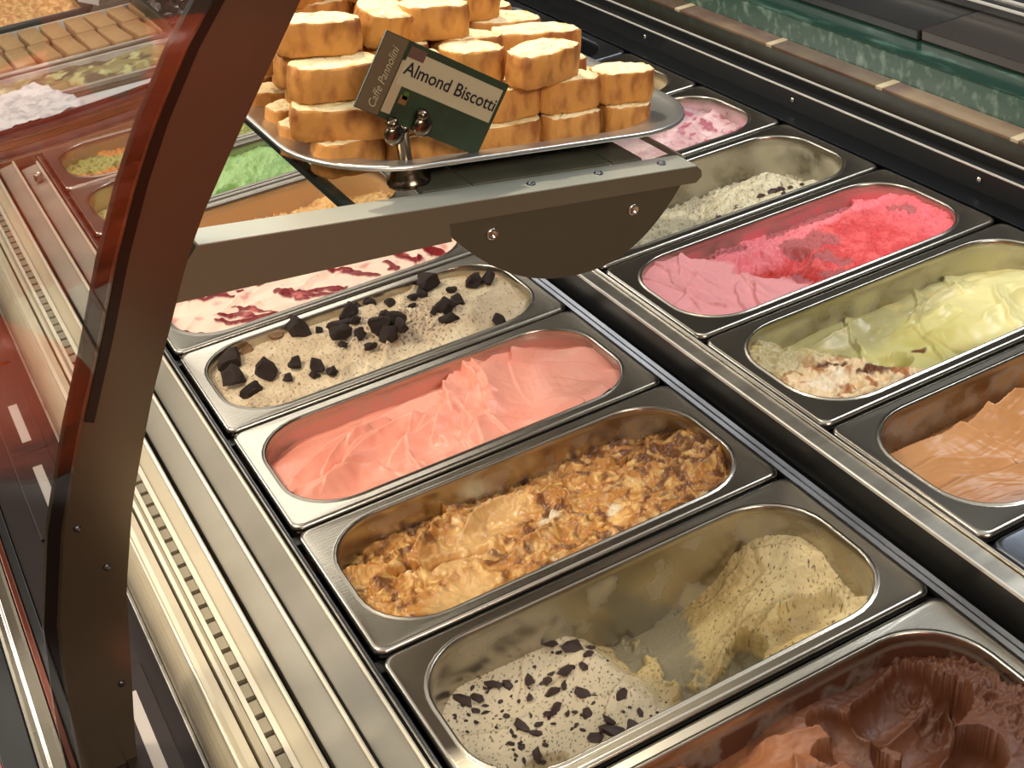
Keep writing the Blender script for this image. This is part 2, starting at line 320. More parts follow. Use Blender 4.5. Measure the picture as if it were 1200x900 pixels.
def make_cream(panloc, fn, m, label, res=.0010, cat='ice cream'):
    """ice cream surface fn(x,y)->height,colour on a fine grid, filling the opening down the pan walls"""
    nx, ny = int(.33/res), int(.138/res); a, b, r = .1648, .0688, .050
    X, Y = np.meshgrid(np.linspace(-a, a, nx), np.linspace(-b, b, ny))
    Xc, Yc = X.copy(), Y.copy()
    dx = np.abs(X)-(a-r); dy = np.abs(Y)-(b-r); msk = (dx > 0) & (dy > 0); d = np.hypot(dx, dy); k = np.where(msk & (d > r), r/np.maximum(d, 1e-9), 1)
    Xc = np.where(msk, np.sign(X)*((a-r)+dx*k), X); Yc = np.where(msk, np.sign(Y)*((b-r)+dy*k), Y)
    H, C = fn(Xc, Yc)
    t = np.clip(-H/.09, 0, 1)             # follow the taper of the wall
    Xw = Xc*(1-.030*t); Yw = Yc*(1-.055*t)
    V = np.stack([Xw, Yw, H], -1).reshape(-1, 3); nv = nx*ny
    idx = np.arange(nv).reshape(ny, nx)
    F = np.stack([idx[:-1, :-1], idx[:-1, 1:], idx[1:, 1:], idx[1:, :-1]], -1).reshape(-1, 4)
    me = bpy.data.meshes.new('ice_cream'); me.vertices.add(nv); me.vertices.foreach_set('co', V.ravel())
    me.loops.add(F.size); me.loops.foreach_set('vertex_index', F.ravel().astype(np.int32)); me.polygons.add(len(F))
    me.polygons.foreach_set('loop_start', np.arange(0, F.size, 4, dtype=np.int32)); me.polygons.foreach_set('loop_total', np.full(len(F), 4, dtype=np.int32))
    me.update(calc_edges=True); me.shade_smooth()
    ca = me.color_attributes.new('Col', 'FLOAT_COLOR', 'POINT'); c4 = np.concatenate([C.reshape(-1, 3), np.ones((nv, 1))], 1); ca.data.foreach_set('color', c4.ravel().astype(np.float32))
    me.materials.append(m); o = bpy.data.objects.new('ice_cream', me); COL.objects.link(o); o.location = panloc; tag(o, label, cat)
    fieldstore[o.name] = (panloc, fn); return o
fieldstore = {}
def c3(*rgb): return np.array(srgb(*rgb)[:3])
def mixc(c1, c2, t): t = np.clip(t, 0, 1)[..., None]; return c1*(1-t)+c2*t
def full(x, c): return np.broadcast_to(c, x.shape+(3,)).copy()
def height_at(o, X, Y):
    (lx, ly, lz), fn = fieldstore[o.name]; H, _ = fn(np.array([[X-lx]]), np.array([[Y-ly]])); return float(H[0, 0])+lz

# --- flavour surfaces (x,y are metres from the pan centre; +x is the staff side, +y is away) ---
def f_vanilla_cherry(x, y):
    h = -.010+.003*fbm(x, y, 12, 3, 3)-.006*smoothstep(.03, .068, y); h = strokes(h, x, y, 14, 5, (-.16, .16, -.05, .05), 25, 25, .05, .016, .005)
    c = full(x, c3(246, 214, 192)); st = 9
    for (ax, ay, bx, by, w) in ((-.158,-.030,-.115,-.060,.0035), (-.155,-.045,-.125,-.062,.002), (-.112,-.018,-.070,-.052,.0045), (-.10,-.012,-.066,-.045,.0035), (-.118,-.03,-.09,-.056,.0045), (-.105,-.045,-.05,-.057,.003), (-.045,-.005,-.02,-.040,.005), (-.04,-.02,.01,-.045,.0045),
                              (-.035,-.03,.0,-.056,.0045), (-.01,-.035,.02,-.05,.003), (.015,.01,.035,-.015,.0035), (.03,-.012,.055,-.045,.005), (.075,-.022,.08,-.048,.004), (.10,-.012,.105,-.048,.006), (.125,-.02,.135,-.05,.0065), (.06,.005,.12,.0,.003), (-.06,.02,.0,.03,.004), (-.14,.03,-.08,.02,.003)):
        wx = x+.006*fbm(x, y, 45, 3, st); wy = y+.006*fbm(x, y, 45, 3, st+3); d = seg(wx, wy, ax, ay, bx, by); st += 1; w *= 1.3
        mk = 1-smoothstep(w*.65, w*1.0, d); c = mixc(c, c3(128, 18, 24), mk); h = h+mk*.0014
    c = mixc(c, c3(220, 120, 112), smoothstep(.35, .9, fbm(x, y, 45, 4, 30))*.7)
    return h, c
def f_cookies(x, y):
    m = smoothstep(1.05, .2, np.hypot(x/.19, y/.085))
    h = -.011+.009*m+.003*fbm(x, y, 20, 4, 11); h = strokes(h, x, y, 16, 12, (-.15, .16, -.055, .055), 20, 22, .05, .016, .0065)
    cr = smoothstep(.085, .02, np.abs(x-.035))*smoothstep(.05, .02, np.abs(y+.002+.01*fbm(x, y, 30, 2, 17)))
    h = h+.0014*ridge(x, y, 120, 3, 13)*(.35+cr)
    c = full(x, c3(206, 184, 150)); c = mixc(c, c3(224, 206, 172), smoothstep(-.2, .6, fbm(x, y, 28, 3, 14)))
    c = mixc(c, c3(190, 160, 128), cr*.55*smoothstep(-.3, .4, fbm(x, y, 90, 3, 16)))
    sp_ = smoothstep(.40, .52, fbm(x, y, 330, 2, 15)+.34*cr-.12); c = mixc(c, c3(78, 54, 44), sp_*.85)
    return h, c
def f_pink(x, y):
    h = -.010+.005*fbm(x, y, 9, 2, 21)-.012*smoothstep(.02, .068, y)+.006*smoothstep(-.02, -.06, y)
    h = strokes(h, x, y, 7, 205, (.02, .15, -.05, .03), 70, 14, .090, .030, .008, 4., .002, .00015, .0022)
    h = strokes(h, x, y, 11, 211, (-.16, .0, -.05, .03), 12, 16, .06, .020, .0115, 6., .003, .00015, .0020)
    h = strokes(h, x, y, 4, 231, (-.05, .05, -.03, .03), 50, 20, .05, .018, .009, 6., .003, .00015, .002)
    h = h+folds(x, y, .0, -.085, .036, .0038, .010, 22, 1.2, 1.2)*smoothstep(.01, .04, x)+.0003*fbm(x, y, 90, 3, 25)
    c = full(x, c3(250, 170, 148)); c = mixc(c, c3(244, 148, 126), smoothstep(-.1, .7, fbm(x, y, 14, 3, 26))*.5)
    return h, c
def f_caramel_crunch(x, y):
    h = -.019-.014*smoothstep(.010, .066, y+.012*fbm(x, y, 16, 2, 30))+.009*smoothstep(.04, .14, x)*smoothstep(.07, -.02, y)
    h = strokes(h, x, y, 10, 36, (-.15, .15, -.05, .045), 22, 30, .05, .018, .009, 8., .009)
    sm = smoothstep(.030, .005, seg(x, y, -.085, .0, -.02, .028))*.9
    sm = np.maximum(sm, smoothstep(.024, .004, seg(x, y, -.11, -.045, -.08, -.038)))
    wx = x+.008*fbm(x, y, 40, 3, 33); wy = y+.008*fbm(x, y, 40, 3, 38)
    r = ridge(wx*.8, wy*1.2, 85, 4, 31, .6); h = h+(.0024*r)*(1-.8*sm)+.0035*fbm(x, y, 26, 3, 32)
    d = seg(wx, wy, -.125, .010, -.062, -.002); h = h-.011*(1-smoothstep(.0015, .0075, d))
    d2 = seg(x, y, .088, .028, .105, .031); h = h-.009*(1-smoothstep(.003, .009, d2))
    d3 = np.hypot(x-.005, y+.028); h = h-.007*(1-smoothstep(.002, .008, d3))
    c = mixc(c3(224, 180, 110), c3(186, 128, 62), smoothstep(-.6, .5, ridge(wx, wy, 75, 3, 35)-.6))
    dk = smoothstep(.05, .65, fbm(wx, wy, 80, 4, 37)+.32*smoothstep(.05, .14, x)+.05-.8*sm); c = mixc(c, c3(106, 58, 24), dk*.9)
    c = mixc(c, c3(220, 182, 124), sm*.75); c = mixc(c, c3(238, 204, 148), smoothstep(.5, .9, fbm(wx, wy, 38, 3, 39))*.8)
    for ax, ay, r_ in ((-.02, .052, .020), (.005, -.006, .013), (.055, -.026, .009)):
        c = mixc(c, c3(226, 210, 176), (1-smoothstep(r_*.5, r_, np.hypot(x-ax, (y-ay)*1.4)))*.9)
    return h, c
def f_stracciatella(x, y):
    wx = x+.006*fbm(x, y, 34, 3, 41); wy = y+.006*fbm(x, y, 34, 3, 42); sx_ = x+.006*fbm(x, y, 16, 2, 41); sy_ = y+.006*fbm(x, y, 16, 2, 42)
    left = smoothstep(.012, -.030, wx+.20*wy)
    hl = -.050+.007*smoothstep(.02, .07, y)+.003*fbm(x, y, 14, 3, 43)+.006*smoothstep(-.10, -.16, x)
    hl = strokes(hl, x, y, 12, 46, (-.16, .0, -.05, .05), 20, 40, .04, .013, .0035, 7.)
    hl = scoop(hl, np.hypot(x+.115, y+.034), .019, -.064)
    rgt = smoothstep(.015, .105, sx_-.45*sy_)
    hr = -.058+.030*smoothstep(.05, .155, x)+.004*fbm(x, y, 18, 4, 44)
    hr = strokes(hr, x, y, 8, 47, (.05, .15, -.05, .05), -10, 30, .05, .018, .009, 8., .005)
    hr = scoop(hr, seg(x, y, .118, -.016, .135, -.022), .017, -.056)
    floor = -.074+.002*fbm(x, y, 16, 3, 45)
    bumpy = smoothstep(-.1, .6, fbm(x, y, 45, 3, 48)+.85*smoothstep(-.006, -.05, y)-.55*smoothstep(-.02, .03, y)*smoothstep(.0, .03, x)+.55*smoothstep(.035, .0, x)*smoothstep(.03, -.02, y-.02)-.1)
    hm = floor+.0075*bumpy
    h = floor*(1-np.maximum(left, rgt))+hl*left+hr*rgt; mid = smoothstep(-.04, .0, wx)*smoothstep(.12, .06, wx); h = np.maximum(h, hm*mid+(1-mid)*-.2)
    h = scoop(h, seg(wx, wy, .030, -.036, .070, -.010), .017, -.078, .002)
    h = h+.0007*ridge(x, y, 140, 3, 49)*(1-left)*smoothstep(-.075, -.069, h)
    thin = smoothstep(-.0695, -.0725, h+.0015*fbm(x, y, 120, 3, 52))
    c = mixc(c3(194, 172, 118), c3(172, 146, 92), smoothstep(-.3, .6, fbm(x, y, 26, 3, 50)))
    c = mixc(c, c3(204, 188, 156), left); c = mixc(c, c3(216, 200, 158), smoothstep(.10, .155, x)*.7)
    c = mixc(c, c3(134, 124, 96), thin)
    sp_ = smoothstep(.55, .63, fbm(x, y, 420, 2, 51)+.06*left+.12*smoothstep(.2,.6,fbm(x, y, 40, 2, 53))); c = mixc(c, c3(58, 34, 26), sp_*.9*(1-thin))
    return h, c
def f_chocolate(x, y):
    h = -.010-.018*smoothstep(.01, .066, y+.01*fbm(x, y, 14, 2, 61))+.006*fbm(x, y, 12, 3, 62)
    h = strokes(h, x, y, 16, 63, (-.16, .06, -.06, .03), 20, 35, .06, .020, .016, 6., .004, .0003, .002)
    for (ax, ay, bx, by, r, z) in ((.055, .050, .062, .02, .013, -.046), (.035,.020,.045,-.004, .013, -.044), (.090, .040, .12, .044, .016, -.052), (.085, .010, .12, .018, .019, -.058), (.05, -.020, .058, -.03, .014, -.052), (.078, -.024, .105, -.028, .018, -.050)):
        h = scoop(h, seg(x+.0015*fbm(x, y, 30, 2, 66), y, ax, ay, bx, by), r*1.15, z+.002, .0014)
    rr = smoothstep(.115, .145, x+.2*y); h = h+.0040*ridge(x, y, 75, 4, 64, .6)*rr+.0004*ridge(x, y, 120, 3, 65)
    c = mixc(c3(150, 96, 62), c3(128, 80, 50), smoothstep(-.3, .6, fbm(x, y, 16, 3, 67))); c = mixc(c, c3(98, 56, 34), smoothstep(.02, .075, x+.01*fbm(x, y, 30, 3, 68)))
    return h, c
def f_green(x, y):
    h = -.030+.006*fbm(x, y, 16, 3, 71)+.016*smoothstep(-.01, .03, y)*smoothstep(.1, .02, np.abs(x-.06))+.002*ridge(x, y, 70, 3, 72)
    h = scoop(h, np.hypot(x-.005, y+.01), .018, -.045); c = mixc(c3(160, 196, 128), c3(140, 176, 104), smoothstep(-.3, .5, fbm(x, y, 35, 3, 73)))
    c = mixc(c, c3(202, 204, 136), smoothstep(-.03, -.10, x)*.6); c = mixc(c, c3(170, 112, 60), smoothstep(.25, .5, fbm(x, y, 80, 3, 74))*smoothstep(-.02, -.08, x)); return h, c
def f_hazelnut(x, y):
    h = -.040+.020*smoothstep(.05, -.02, y)+.006*fbm(x, y, 20, 3, 81)+.004*ridge(x, y, 80, 3, 82)
    c = mixc(c3(236, 192, 128), c3(210, 160, 98), smoothstep(-.3, .5, fbm(x, y, 50, 3, 83))); return h, c
def f_mixed(x, y):
    h = -.022+.005*fbm(x, y, 20, 3, 91)+.003*ridge(x, y, 70, 3, 92); t = fbm(x, y, 14, 2, 93)
    c = mixc(c3(160, 168, 96), c3(206, 144, 76), smoothstep(-.1, .1, t)*smoothstep(.02, -.02, x+.02)); c = mixc(c, c3(104, 104, 50), smoothstep(.2, .6, fbm(x, y, 80, 3, 94))); return h, c
def f_blackberry(x, y):
    h = -.020+.004*fbm(x, y, 14, 3, 101)+.0012*ridge(x, y, 90, 3, 103); h = strokes(h, x, y, 12, 102, (-.1, .15, -.05, .05), 25, 30, .05, .016, .006)
    c = mixc(c3(206, 168, 172), c3(226, 194, 196), smoothstep(-.3, .5, fbm(x, y, 22, 3, 104)))
    c = mixc(c, c3(150, 126, 136), smoothstep(-.005, .03, y-.15*x+.012*fbm(x, y, 30, 3, 106))*.75)
    k = smoothstep(.06, .11, x)*smoothstep(.0, .4, fbm(x, y, 60, 3, 105)); c = mixc(c, c3(164, 66, 92), k*.8); return h, c
def f_stone(x, y):
    rg = smoothstep(-.02, .06, x-.6*y)
    h = -.050+.030*rg*smoothstep(.07, .0, y)*smoothstep(.17, .10, x)+.004*fbm(x, y, 22, 4, 111)+.0030*ridge(x, y, 110, 4, 112)+.012*smoothstep(-.02, -.06, y)
    thin = smoothstep(-.038, -.050, h+.008*fbm(x, y, 34, 3, 113))
    c = mixc(c3(210, 204, 178), c3(188, 180, 150), smoothstep(-.3, .5, fbm(x, y, 60, 3, 114))); c = mixc(c, c3(152, 148, 128), thin*.85)
    c = mixc(c, c3(50, 42, 38), smoothstep(.5, .6, fbm(x, y, 260, 2, 115))*.7); return h, c
def f_strawberry(x, y):
    wx = x+.008*fbm(x, y, 34, 4, 121); wy = y+.007*fbm(x, y, 34, 4, 122)
    left = smoothstep(-.052, -.068, wx+.45*wy)
    h = -.010+.003*fbm(x, y, 14, 3, 123)-.010*smoothstep(.02, .066, wy); hL = -.006+.002*fbm(x, y, 16, 3, 124); hL = strokes(hL, x, y, 12, 125, (-.16, -.06, -.06, .05), 60, 40, .04, .012, .005)
    h = h*(1-left)+hL*left
    h = scoop(h, seg(wx, wy, -.045, .0, -.01, .0), .030, -.028); h = h+.0022*ridge(x, y, 130, 4, 126)*(1-left)
    h = strokes(h, x, y, 5, 128, (.02, .15, -.02, .05), 20, 20, .06, .018, .004, 5.)
    c = mixc(c3(206, 66, 70), c3(226, 96, 98), smoothstep(-.3, .5, fbm(x, y, 60, 4, 127)))
    c = mixc(c, c3(184, 42, 34), smoothstep(.040, .018, seg(wx, wy, -.055, .025, -.035, -.03))*.9)
    pk = smoothstep(.005, .022, wy-.12*x-.005)*smoothstep(-.15, -.05, x); c = mixc(c, c3(240, 136, 148), pk*.85)
    c = mixc(c, c3(240, 116, 128), smoothstep(.09, .14, x)*.7)
    c = mixc(c, c3(240, 162, 166), left)
    for ax, ay, bx, by, r_ in ((.010, .020, .032, .008, .017), (.015, -.018, .022, -.035, .011), (-.038, -.01, -.034, -.05, .006), (-.010, -.048, .010, -.055, .006), (.130, .018, .142, .0, .007), (.02, .062, .11, .066, .011), (-.03, .064, -.09, .06, .009)):
        mk = 1-smoothstep(r_*.85, r_*1.0, seg(wx, wy, ax, ay, bx, by)); mk = mk*(1-left); c = mixc(c, c3(172, 92, 96), mk*.9); h = h-.002*mk
    return h, c
def f_pistachio_cream(x, y):
    wx = x+.009*fbm(x, y, 34, 4, 131); wy = y+.008*fbm(x, y, 34, 4, 132)
    left = smoothstep(-.060, -.085, wx+.6*wy+.01)
    h = -.030+.004*fbm(x, y, 16, 3, 133); h = strokes(h, x, y, 12, 134, (-.08, .10, -.06, .05), 30, 40, .04, .014, .006)
    dm = np.hypot((x-.09)/.085, (y+.010)/.06); h = h+.018*np.sqrt(np.clip(1-dm**2, 0, 1)); h = h+.016*left; h = strokes(h, x, y, 1, 3, (.9, 1, .9, 1), 0, 1, .01, .01, .001)
    h = h+(.0040*ridge(x, y, 60, 3, 135))*left
    h = scoop(h, seg(x, y, .110, -.024, .135, -.028), .020, -.026)
    h = scoop(h, np.hypot(x+.038, y+.010), .015, -.050); h = scoop(h, np.hypot(x+.080, y-.018), .013, -.050)
    c = mixc(c3(208, 202, 136), c3(198, 190, 114), smoothstep(-.3, .5, fbm(x, y, 30, 3, 136)))
    c = mixc(c, c3(228, 222, 166), smoothstep(.02, .07, x)*.8)
    lc = mixc(c3(234, 208, 166), c3(176, 116, 64), smoothstep(.0, .45, fbm(wx, wy, 60, 3, 137))); lc = mixc(lc, c3(240, 226, 198), smoothstep(.1, .6, fbm(x, y, 40, 3, 138))); c = mixc(c, lc, left)
    gr = np.clip(smoothstep(.012, .036, wy-.12*x)*smoothstep(.13, .06, x)*.9+smoothstep(-.042, -.050, h), 0, 1); c = mixc(c, c3(168, 162, 120), gr*.85)
    c = mixc(c, c3(208, 190, 130), smoothstep(.15, .5, fbm(wx, wy, 40, 3, 139))*.6*gr)
    dk = (1-smoothstep(.004, .008, seg(wx, wy, -.092, -.032, -.074, -.034)))+(1-smoothstep(.003, .006, seg(wx, wy, -.018, -.010, -.010, -.014)))+(1-smoothstep(.002, .005, seg(wx, wy, -.115, .005, -.10, -.005)))
    c = mixc(c, c3(108, 66, 36), dk); return h, c
def f_dulce(x, y):
    h = -.020+.003*fbm(x, y, 8, 3, 141)-.018*smoothstep(.01, .066, y+.01*perlin(x*12, y*12, 9))-.010*smoothstep(-.12, -.165, x)
    h = strokes(h, x, y, 7, 142, (-.15, .1, -.05, .03), -25, 30, .09, .034, .018, 4., .002, .0004, .003)
    c = mixc(c3(184, 134, 86), c3(166, 114, 68), smoothstep(-.4, .5, fbm(x, y, 12, 3, 144))); return h, c
def f_tan(x, y):
    h = -.030+.006*fbm(x, y, 14, 3, 151)-.03*smoothstep(.0, .1, x); c = mixc(c3(224, 206, 160), c3(206, 168, 110), smoothstep(0, .4, fbm(x, y, 24, 3, 152))); return h, c


CM_S = cream_mat('smooth_ice_cream', .36, 160, .25, .0008, .15); CM_R = cream_mat('rough_ice_cream', .5, 300, .8, .0016, .08); CM_D = cream_mat('chocolate_ice_cream', .5, 240, .3, .0008, .0)
CM_G = cream_mat('caramel_ice_cream', .30, 260, .45, .0012, .08)
creams = {}
def pan_pair(row, b, fn, cmat, smear, lo, hi, plabel, clabel, dz=0):
    x0, yf, z = (0, -.17*b, 0) if row == 1 else (.3945, -.349-.17*b, .036)
    p = make_pan(x0, yf, z, pan_mat('pan_steel_'+plabel.split()[3], smear, lo, hi) if smear else STEEL_D, plabel)
    if fn:
        c = make_cream((x0+.18, yf-.085, z), fn, cmat, clabel); creams[(row, b)] = c
    return p
pan_pair(1, -4, f_mixed, CM_R, srgb(150, 140, 90), .3, .6, 'steel pan of mixed green and orange topping, farthest in the near row', 'olive green and orange topping in the farthest pan of the near row')
pan_pair(1, -3, f_green, CM_R, srgb(160, 170, 110), .5, .9, 'steel pan of bright green ice cream behind the bronze pillar', 'bright green pistachio ice cream with a scooped hollow')
pan_pair(1, -2, f_hazelnut, CM_R, srgb(206, 166, 118), .15, .4, 'steel pan with caramel smeared wall under the glass shelf', 'orange tan crumbly ice cream low in the pan below the metal arm')
pan_pair(1, -1, f_vanilla_cherry, CM_S, srgb(220, 190, 170), .3, .6, 'steel pan of pale pink ice cream with red sauce', 'pale pink ice cream streaked with dark red cherry sauce')
pan_pair(1, 0, f_cookies, CM_R, srgb(214, 190, 150), .3, .6, 'steel pan of cookie ice cream next to the coral pan', 'cream coloured ice cream topped with dark cookie chunks and crumbs')
pan_pair(1, 1, f_pink, CM_S, srgb(200, 140, 124), .25, .45, 'steel pan of coral pink ice cream', 'smooth coral pink ice cream spread in overlapping swirls')
pan_pair(1, 2, f_caramel_crunch, CM_G, srgb(170, 130, 70), .5, .75, 'steel pan of rough caramel rippled ice cream', 'rough golden brown caramel rippled ice cream')
pan_pair(1, 3, f_stracciatella, CM_R, srgb(156, 144, 108), .50, .66, 'steel pan of half emptied chocolate flake ice cream', 'half emptied beige ice cream with chocolate flakes and a scraped hollow')
pan_pair(1, 4, f_chocolate, CM_D, srgb(84, 50, 34), .35, .5, 'steel pan of dark chocolate ice cream in the nearest corner', 'dark chocolate ice cream with deep scoop marks')
pan_pair(2, -6, None, None, None, 0, 0, 'empty steel pan farthest in the raised row, half behind the biscotti', '')
pan_pair(2, -5, None, None, None, 0, 0, 'empty steel pan showing its rounded corner right of the biscotti pile', '')
pan_pair(2, -4, f_tan, CM_S, srgb(190, 176, 140), .3, .6, 'steel pan with pale tan scrapings beside the tray end', 'pale tan ice cream scrapings behind the tray end')
pan_pair(2, -3, f_blackberry, CM_S, srgb(200, 160, 170), .35, .6, 'steel pan of mauve pink berry ice cream beside the tray', 'mauve pink berry ice cream with magenta fruit bits')
pan_pair(2, -2, f_stone, CM_R, srgb(170, 164, 140), .4, .65, 'steel pan of greyish cream ice cream right of the arm tip', 'greyish cream ice cream scraped low, dark chocolate bits at its near side')
pan_pair(2, -1, f_strawberry, CM_R, srgb(206, 110, 118), .3, .55, 'steel pan of red strawberry ice cream', 'bright red and pink strawberry ice cream scraped in patches')
pan_pair(2, 0, f_pistachio_cream, CM_S, srgb(176, 170, 126), .38, .6, 'steel pan of pale yellow green ice cream', 'pale yellow green ice cream with a brown rippled end')
pan_pair(2, 1, f_dulce, CM_S, srgb(150, 116, 78), .4, .62, 'steel pan of light brown ice cream at the right edge', 'smooth light brown caramel ice cream in broad folds')
pan_pair(2, 2, None, None, None, 0, 0, 'nearest steel pan of the raised row, only its corner in view', '')

# ------------------------------------------------------------------ cookie chunks and chocolate flakes
COOKIE = mat('dark_cookie', srgb(62, 44, 36), .7, bump=(220, .8, .0015, (1, 1, 1)), noise=(90, srgb(38, 26, 22), .4, .65, (1, 1, 1)))
COOKIE_P = mat('glazed_cookie', srgb(168, 128, 84), .5, bump=(120, .5, .001, (1, 1, 1)), noise=(60, srgb(96, 66, 44), .4, .6, (1, 1, 1)))
CHOC = mat('dark_chocolate', srgb(52, 30, 24), .4, bump=(180, .4, .0008, (1, 1, 1)))
def chunk_mesh(seed, flat=.6, sub=2, rough=.28):
    rnd = random.Random(seed); bm = bmesh.new(); bmesh.ops.create_icosphere(bm, subdivisions=sub, radius=.5)
    planes = [(Vector((rnd.uniform(-1, 1), rnd.uniform(-1, 1), rnd.uniform(-.6, .8))).normalized(), rnd.uniform(.20, .36)) for _ in range(9)]
    for v in bm.verts:
        for n, d in planes:
            k = v.co.dot(n)
            if k > d: v.co -= n*(k-d)*1.0
        v.co *= 1.15+rnd.uniform(-rough, rough)*.55; v.co.z *= flat
    me = bpy.data.meshes.new('chunk'); bm.to_mesh(me); bm.free(); return me
CK = [chunk_mesh(s) for s in range(8)]
for m_ in CK: m_.materials.append(COOKIE)
CKP = [chunk_mesh(s+50) for s in range(2)]
for m_ in CKP: m_.materials.append(COOKIE_P)
FL = [chunk_mesh(s+20, .35, 1, .5) for s in range(6)]
for m_ in FL: m_.materials.append(CHOC)
chunks = [(0.044,-0.043,.0272),(0.036,-0.078,.0256),(0.042,-0.108,.0176),(0.064,-0.084,.024),(0.080,-0.106,.0122),(0.122,-0.031,.0252),(0.124,-0.012,.0184),(0.138,-0.043,.010),(0.159,-0.054,.0228),(0.147,-0.072,.0224),(0.174,-0.037,.0192),(0.164,-0.089,.0144),(0.094,-0.092,.017),(0.109,-0.113,.0177),(0.119,-0.127,.0128),(0.145,-0.095,.0112),(0.185,-0.089,.0208),(0.208,-0.092,.0208),(0.200,-0.112,.0176),(0.188,-0.109,.0192),(0.202,-0.073,.0132),(0.204,-0.018,.0148),(0.190,-0.022,.010),(0.219,-0.038,.0138),(0.272,-0.020,.0272),(0.241,-0.044,.0116),(0.255,-0.038,.0138),(0.261,-0.088,.024),(0.277,-0.080,.0184),(0.254,-0.108,.0192),(0.315,-0.046,.0224),(0.328,-0.053,.0188),(0.284,-0.056,.0106),(0.297,-0.140,.0138),(0.317,-0.142,.0074),(0.172,-0.061,.0112),(0.167,-0.112,.0112),(0.103,-0.120,.009),(0.236,-0.060,.008),(0.245,-0.093,.009)]
rnd = random.Random(3)
CL = {0: 'leftmost dark cookie chunk in the cream coloured ice cream', 1: 'big dark cookie chunk just in front of the leftmost one', 2: 'dark cookie chunk nearest the lower left curve of its pan', 24: 'large flat cookie chunk at the far side beneath the metal arm', 32: 'dark cookie chunk farthest right along the far rim, below the bronze plate',
      33: 'dark cookie chunk beside the one farthest right along the far rim', 35: 'lone cookie chunk by the near rim at the right end', 36: 'smallest cookie bit, alone at the right end of the pan', 29: 'large cookie chunk right of the middle of the pan'}
for i, (X, Y, s) in enumerate(chunks):
    o = bpy.data.objects.new('cookie_chunk', CK[i % 8]); COL.objects.link(o); s *= 1.22
    o.scale = (s*1.05, s*rnd.uniform(.8, 1.05), s*rnd.uniform(.9, 1.25)); o.rotation_euler = (rnd.uniform(-.35, .35), rnd.uniform(-.35, .35), rnd.uniform(0, 6.28))
    o.location = (X, Y, height_at(creams[(1, 0)], X, Y)+s*.20)
    if i in CL: tag(o, CL[i], 'cookie', 'dark cookie chunks on the cream coloured ice cream')
    else: tag(o, 'dark brown cookie chunk among others on the cream coloured ice cream', 'cookie', 'dark cookie chunks on the cream coloured ice cream')
for i, (X, Y, s) in enumerate(((.066, -.022, .015), (.098, -.016, .016))):
    o = bpy.data.objects.new('cookie_chunk', CKP[i]); COL.objects.link(o); o.scale = (s*1.2, s, s*1.1); o.rotation_euler = (.2, .1, i*2.)
    o.location = (X, Y, height_at(creams[(1, 0)], X, Y)+s*.18)
    tag(o, ('cream smeared pale brown cookie chunk, nearest the left end of its pan', 'cream smeared brown cookie chunk behind the cluster of dark ones at the left')[i], 'cookie')
flakes = [(0.126,-0.53,.0143),(0.138,-0.54,.0143),(0.108,-0.555,.0107),(0.106,-0.567,.0161),(0.07,-0.54,.0125),(0.08,-0.545,.0125),(0.055,-0.545,.0125),(0.045,-0.543,.0143),(0.05,-0.554,.008),(0.055,-0.559,.008),(0.124,-0.556,.0143),(0.1,-0.58,.0143),(0.094,-0.582,.0089),(0.096,-0.55,.0125),(0.124,-0.579,.0143),(0.129,-0.587,.0089),(0.116,-0.567,.0089),(0.145,-0.599,.0134),(0.117,-0.596,.0107),(0.071,-0.585,.0125),(0.077,-0.593,.0107),(0.062,-0.589,.008),(0.082,-0.588,.0071),(0.057,-0.593,.0071),(0.062,-0.598,.0071),(0.068,-0.611,.0107),(0.07,-0.621,.0071),(0.137,-0.625,.0179),(0.125,-0.624,.0161),(0.12,-0.618,.0125),(0.11,-0.621,.0143),(0.125,-0.615,.0107),(0.148,-0.619,.0098),(0.153,-0.625,.0063),(0.152,-0.543,.0071),(0.145,-0.553,.0107),(0.136,-0.56,.0089),(0.089,-0.562,.008),(0.067,-0.568,.0071),(0.081,-0.578,.0071),(0.105,-0.59,.0063),(0.092,-0.592,.0054),(0.077,-0.606,.0054),(0.104,-0.603,.0045),(0.106,-0.609,.0054),(0.101,-0.629,.0045),(0.034,-0.552,.0045),(0.043,-0.555,.0054),(0.039,-0.559,.0045),(0.045,-0.563,.0054),(0.036,-0.568,.0045),(0.081,-0.562,.0063),(0.069,-0.555,.0054),(0.088,-0.545,.0045),(0.076,-0.543,.0054),(0.065,-0.541,.0045),(0.044,-0.538,.0054),(0.106,-0.54,.0045),(0.079,-0.622,.0063),(0.072,-0.629,.0089),(0.066,-0.627,.0071),(0.055,-0.618,.0045),(0.061,-0.622,.0054),(0.053,-0.607,.0045),(0.058,-0.611,.0045),(0.166,-0.62,.0045)]
FLL = {0: 'large chocolate flake nearest the far wall, left of another one', 1: 'large chocolate flake at the edge of the scraped hollow, farthest from the camera', 7: 'leftmost large chocolate flake by the left pan wall', 17: 'rightmost large chocolate flake where the pale end meets the hollow', 27: 'largest chocolate flake by the near rim'}
rf = random.Random(8)
for i in range(60):
    bx_, by_, _s = flakes[rf.randrange(40)]; flakes.append((bx_+rf.gauss(0, .009), min(by_+rf.gauss(0, .009), -.536), rf.uniform(.0025, .0055)))
for i, (X, Y, s) in enumerate(flakes):
    o = bpy.data.objects.new('chocolate_flake', FL[i % 6]); COL.objects.link(o); s *= 1.1
    o.scale = (s*1.15, s*rnd.uniform(.6, .95), s); o.rotation_euler = (rnd.uniform(-.4, .4), rnd.uniform(-.4, .4), rnd.uniform(0, 6.28))
    o.location = (X, Y, height_at(creams[(1, 3)], X, Y)+s*.08); tag(o, FLL.get(i, 'chocolate flake among others on the pale end of the half emptied ice cream'), 'chocolate', 'chocolate flakes on the half emptied beige ice cream')
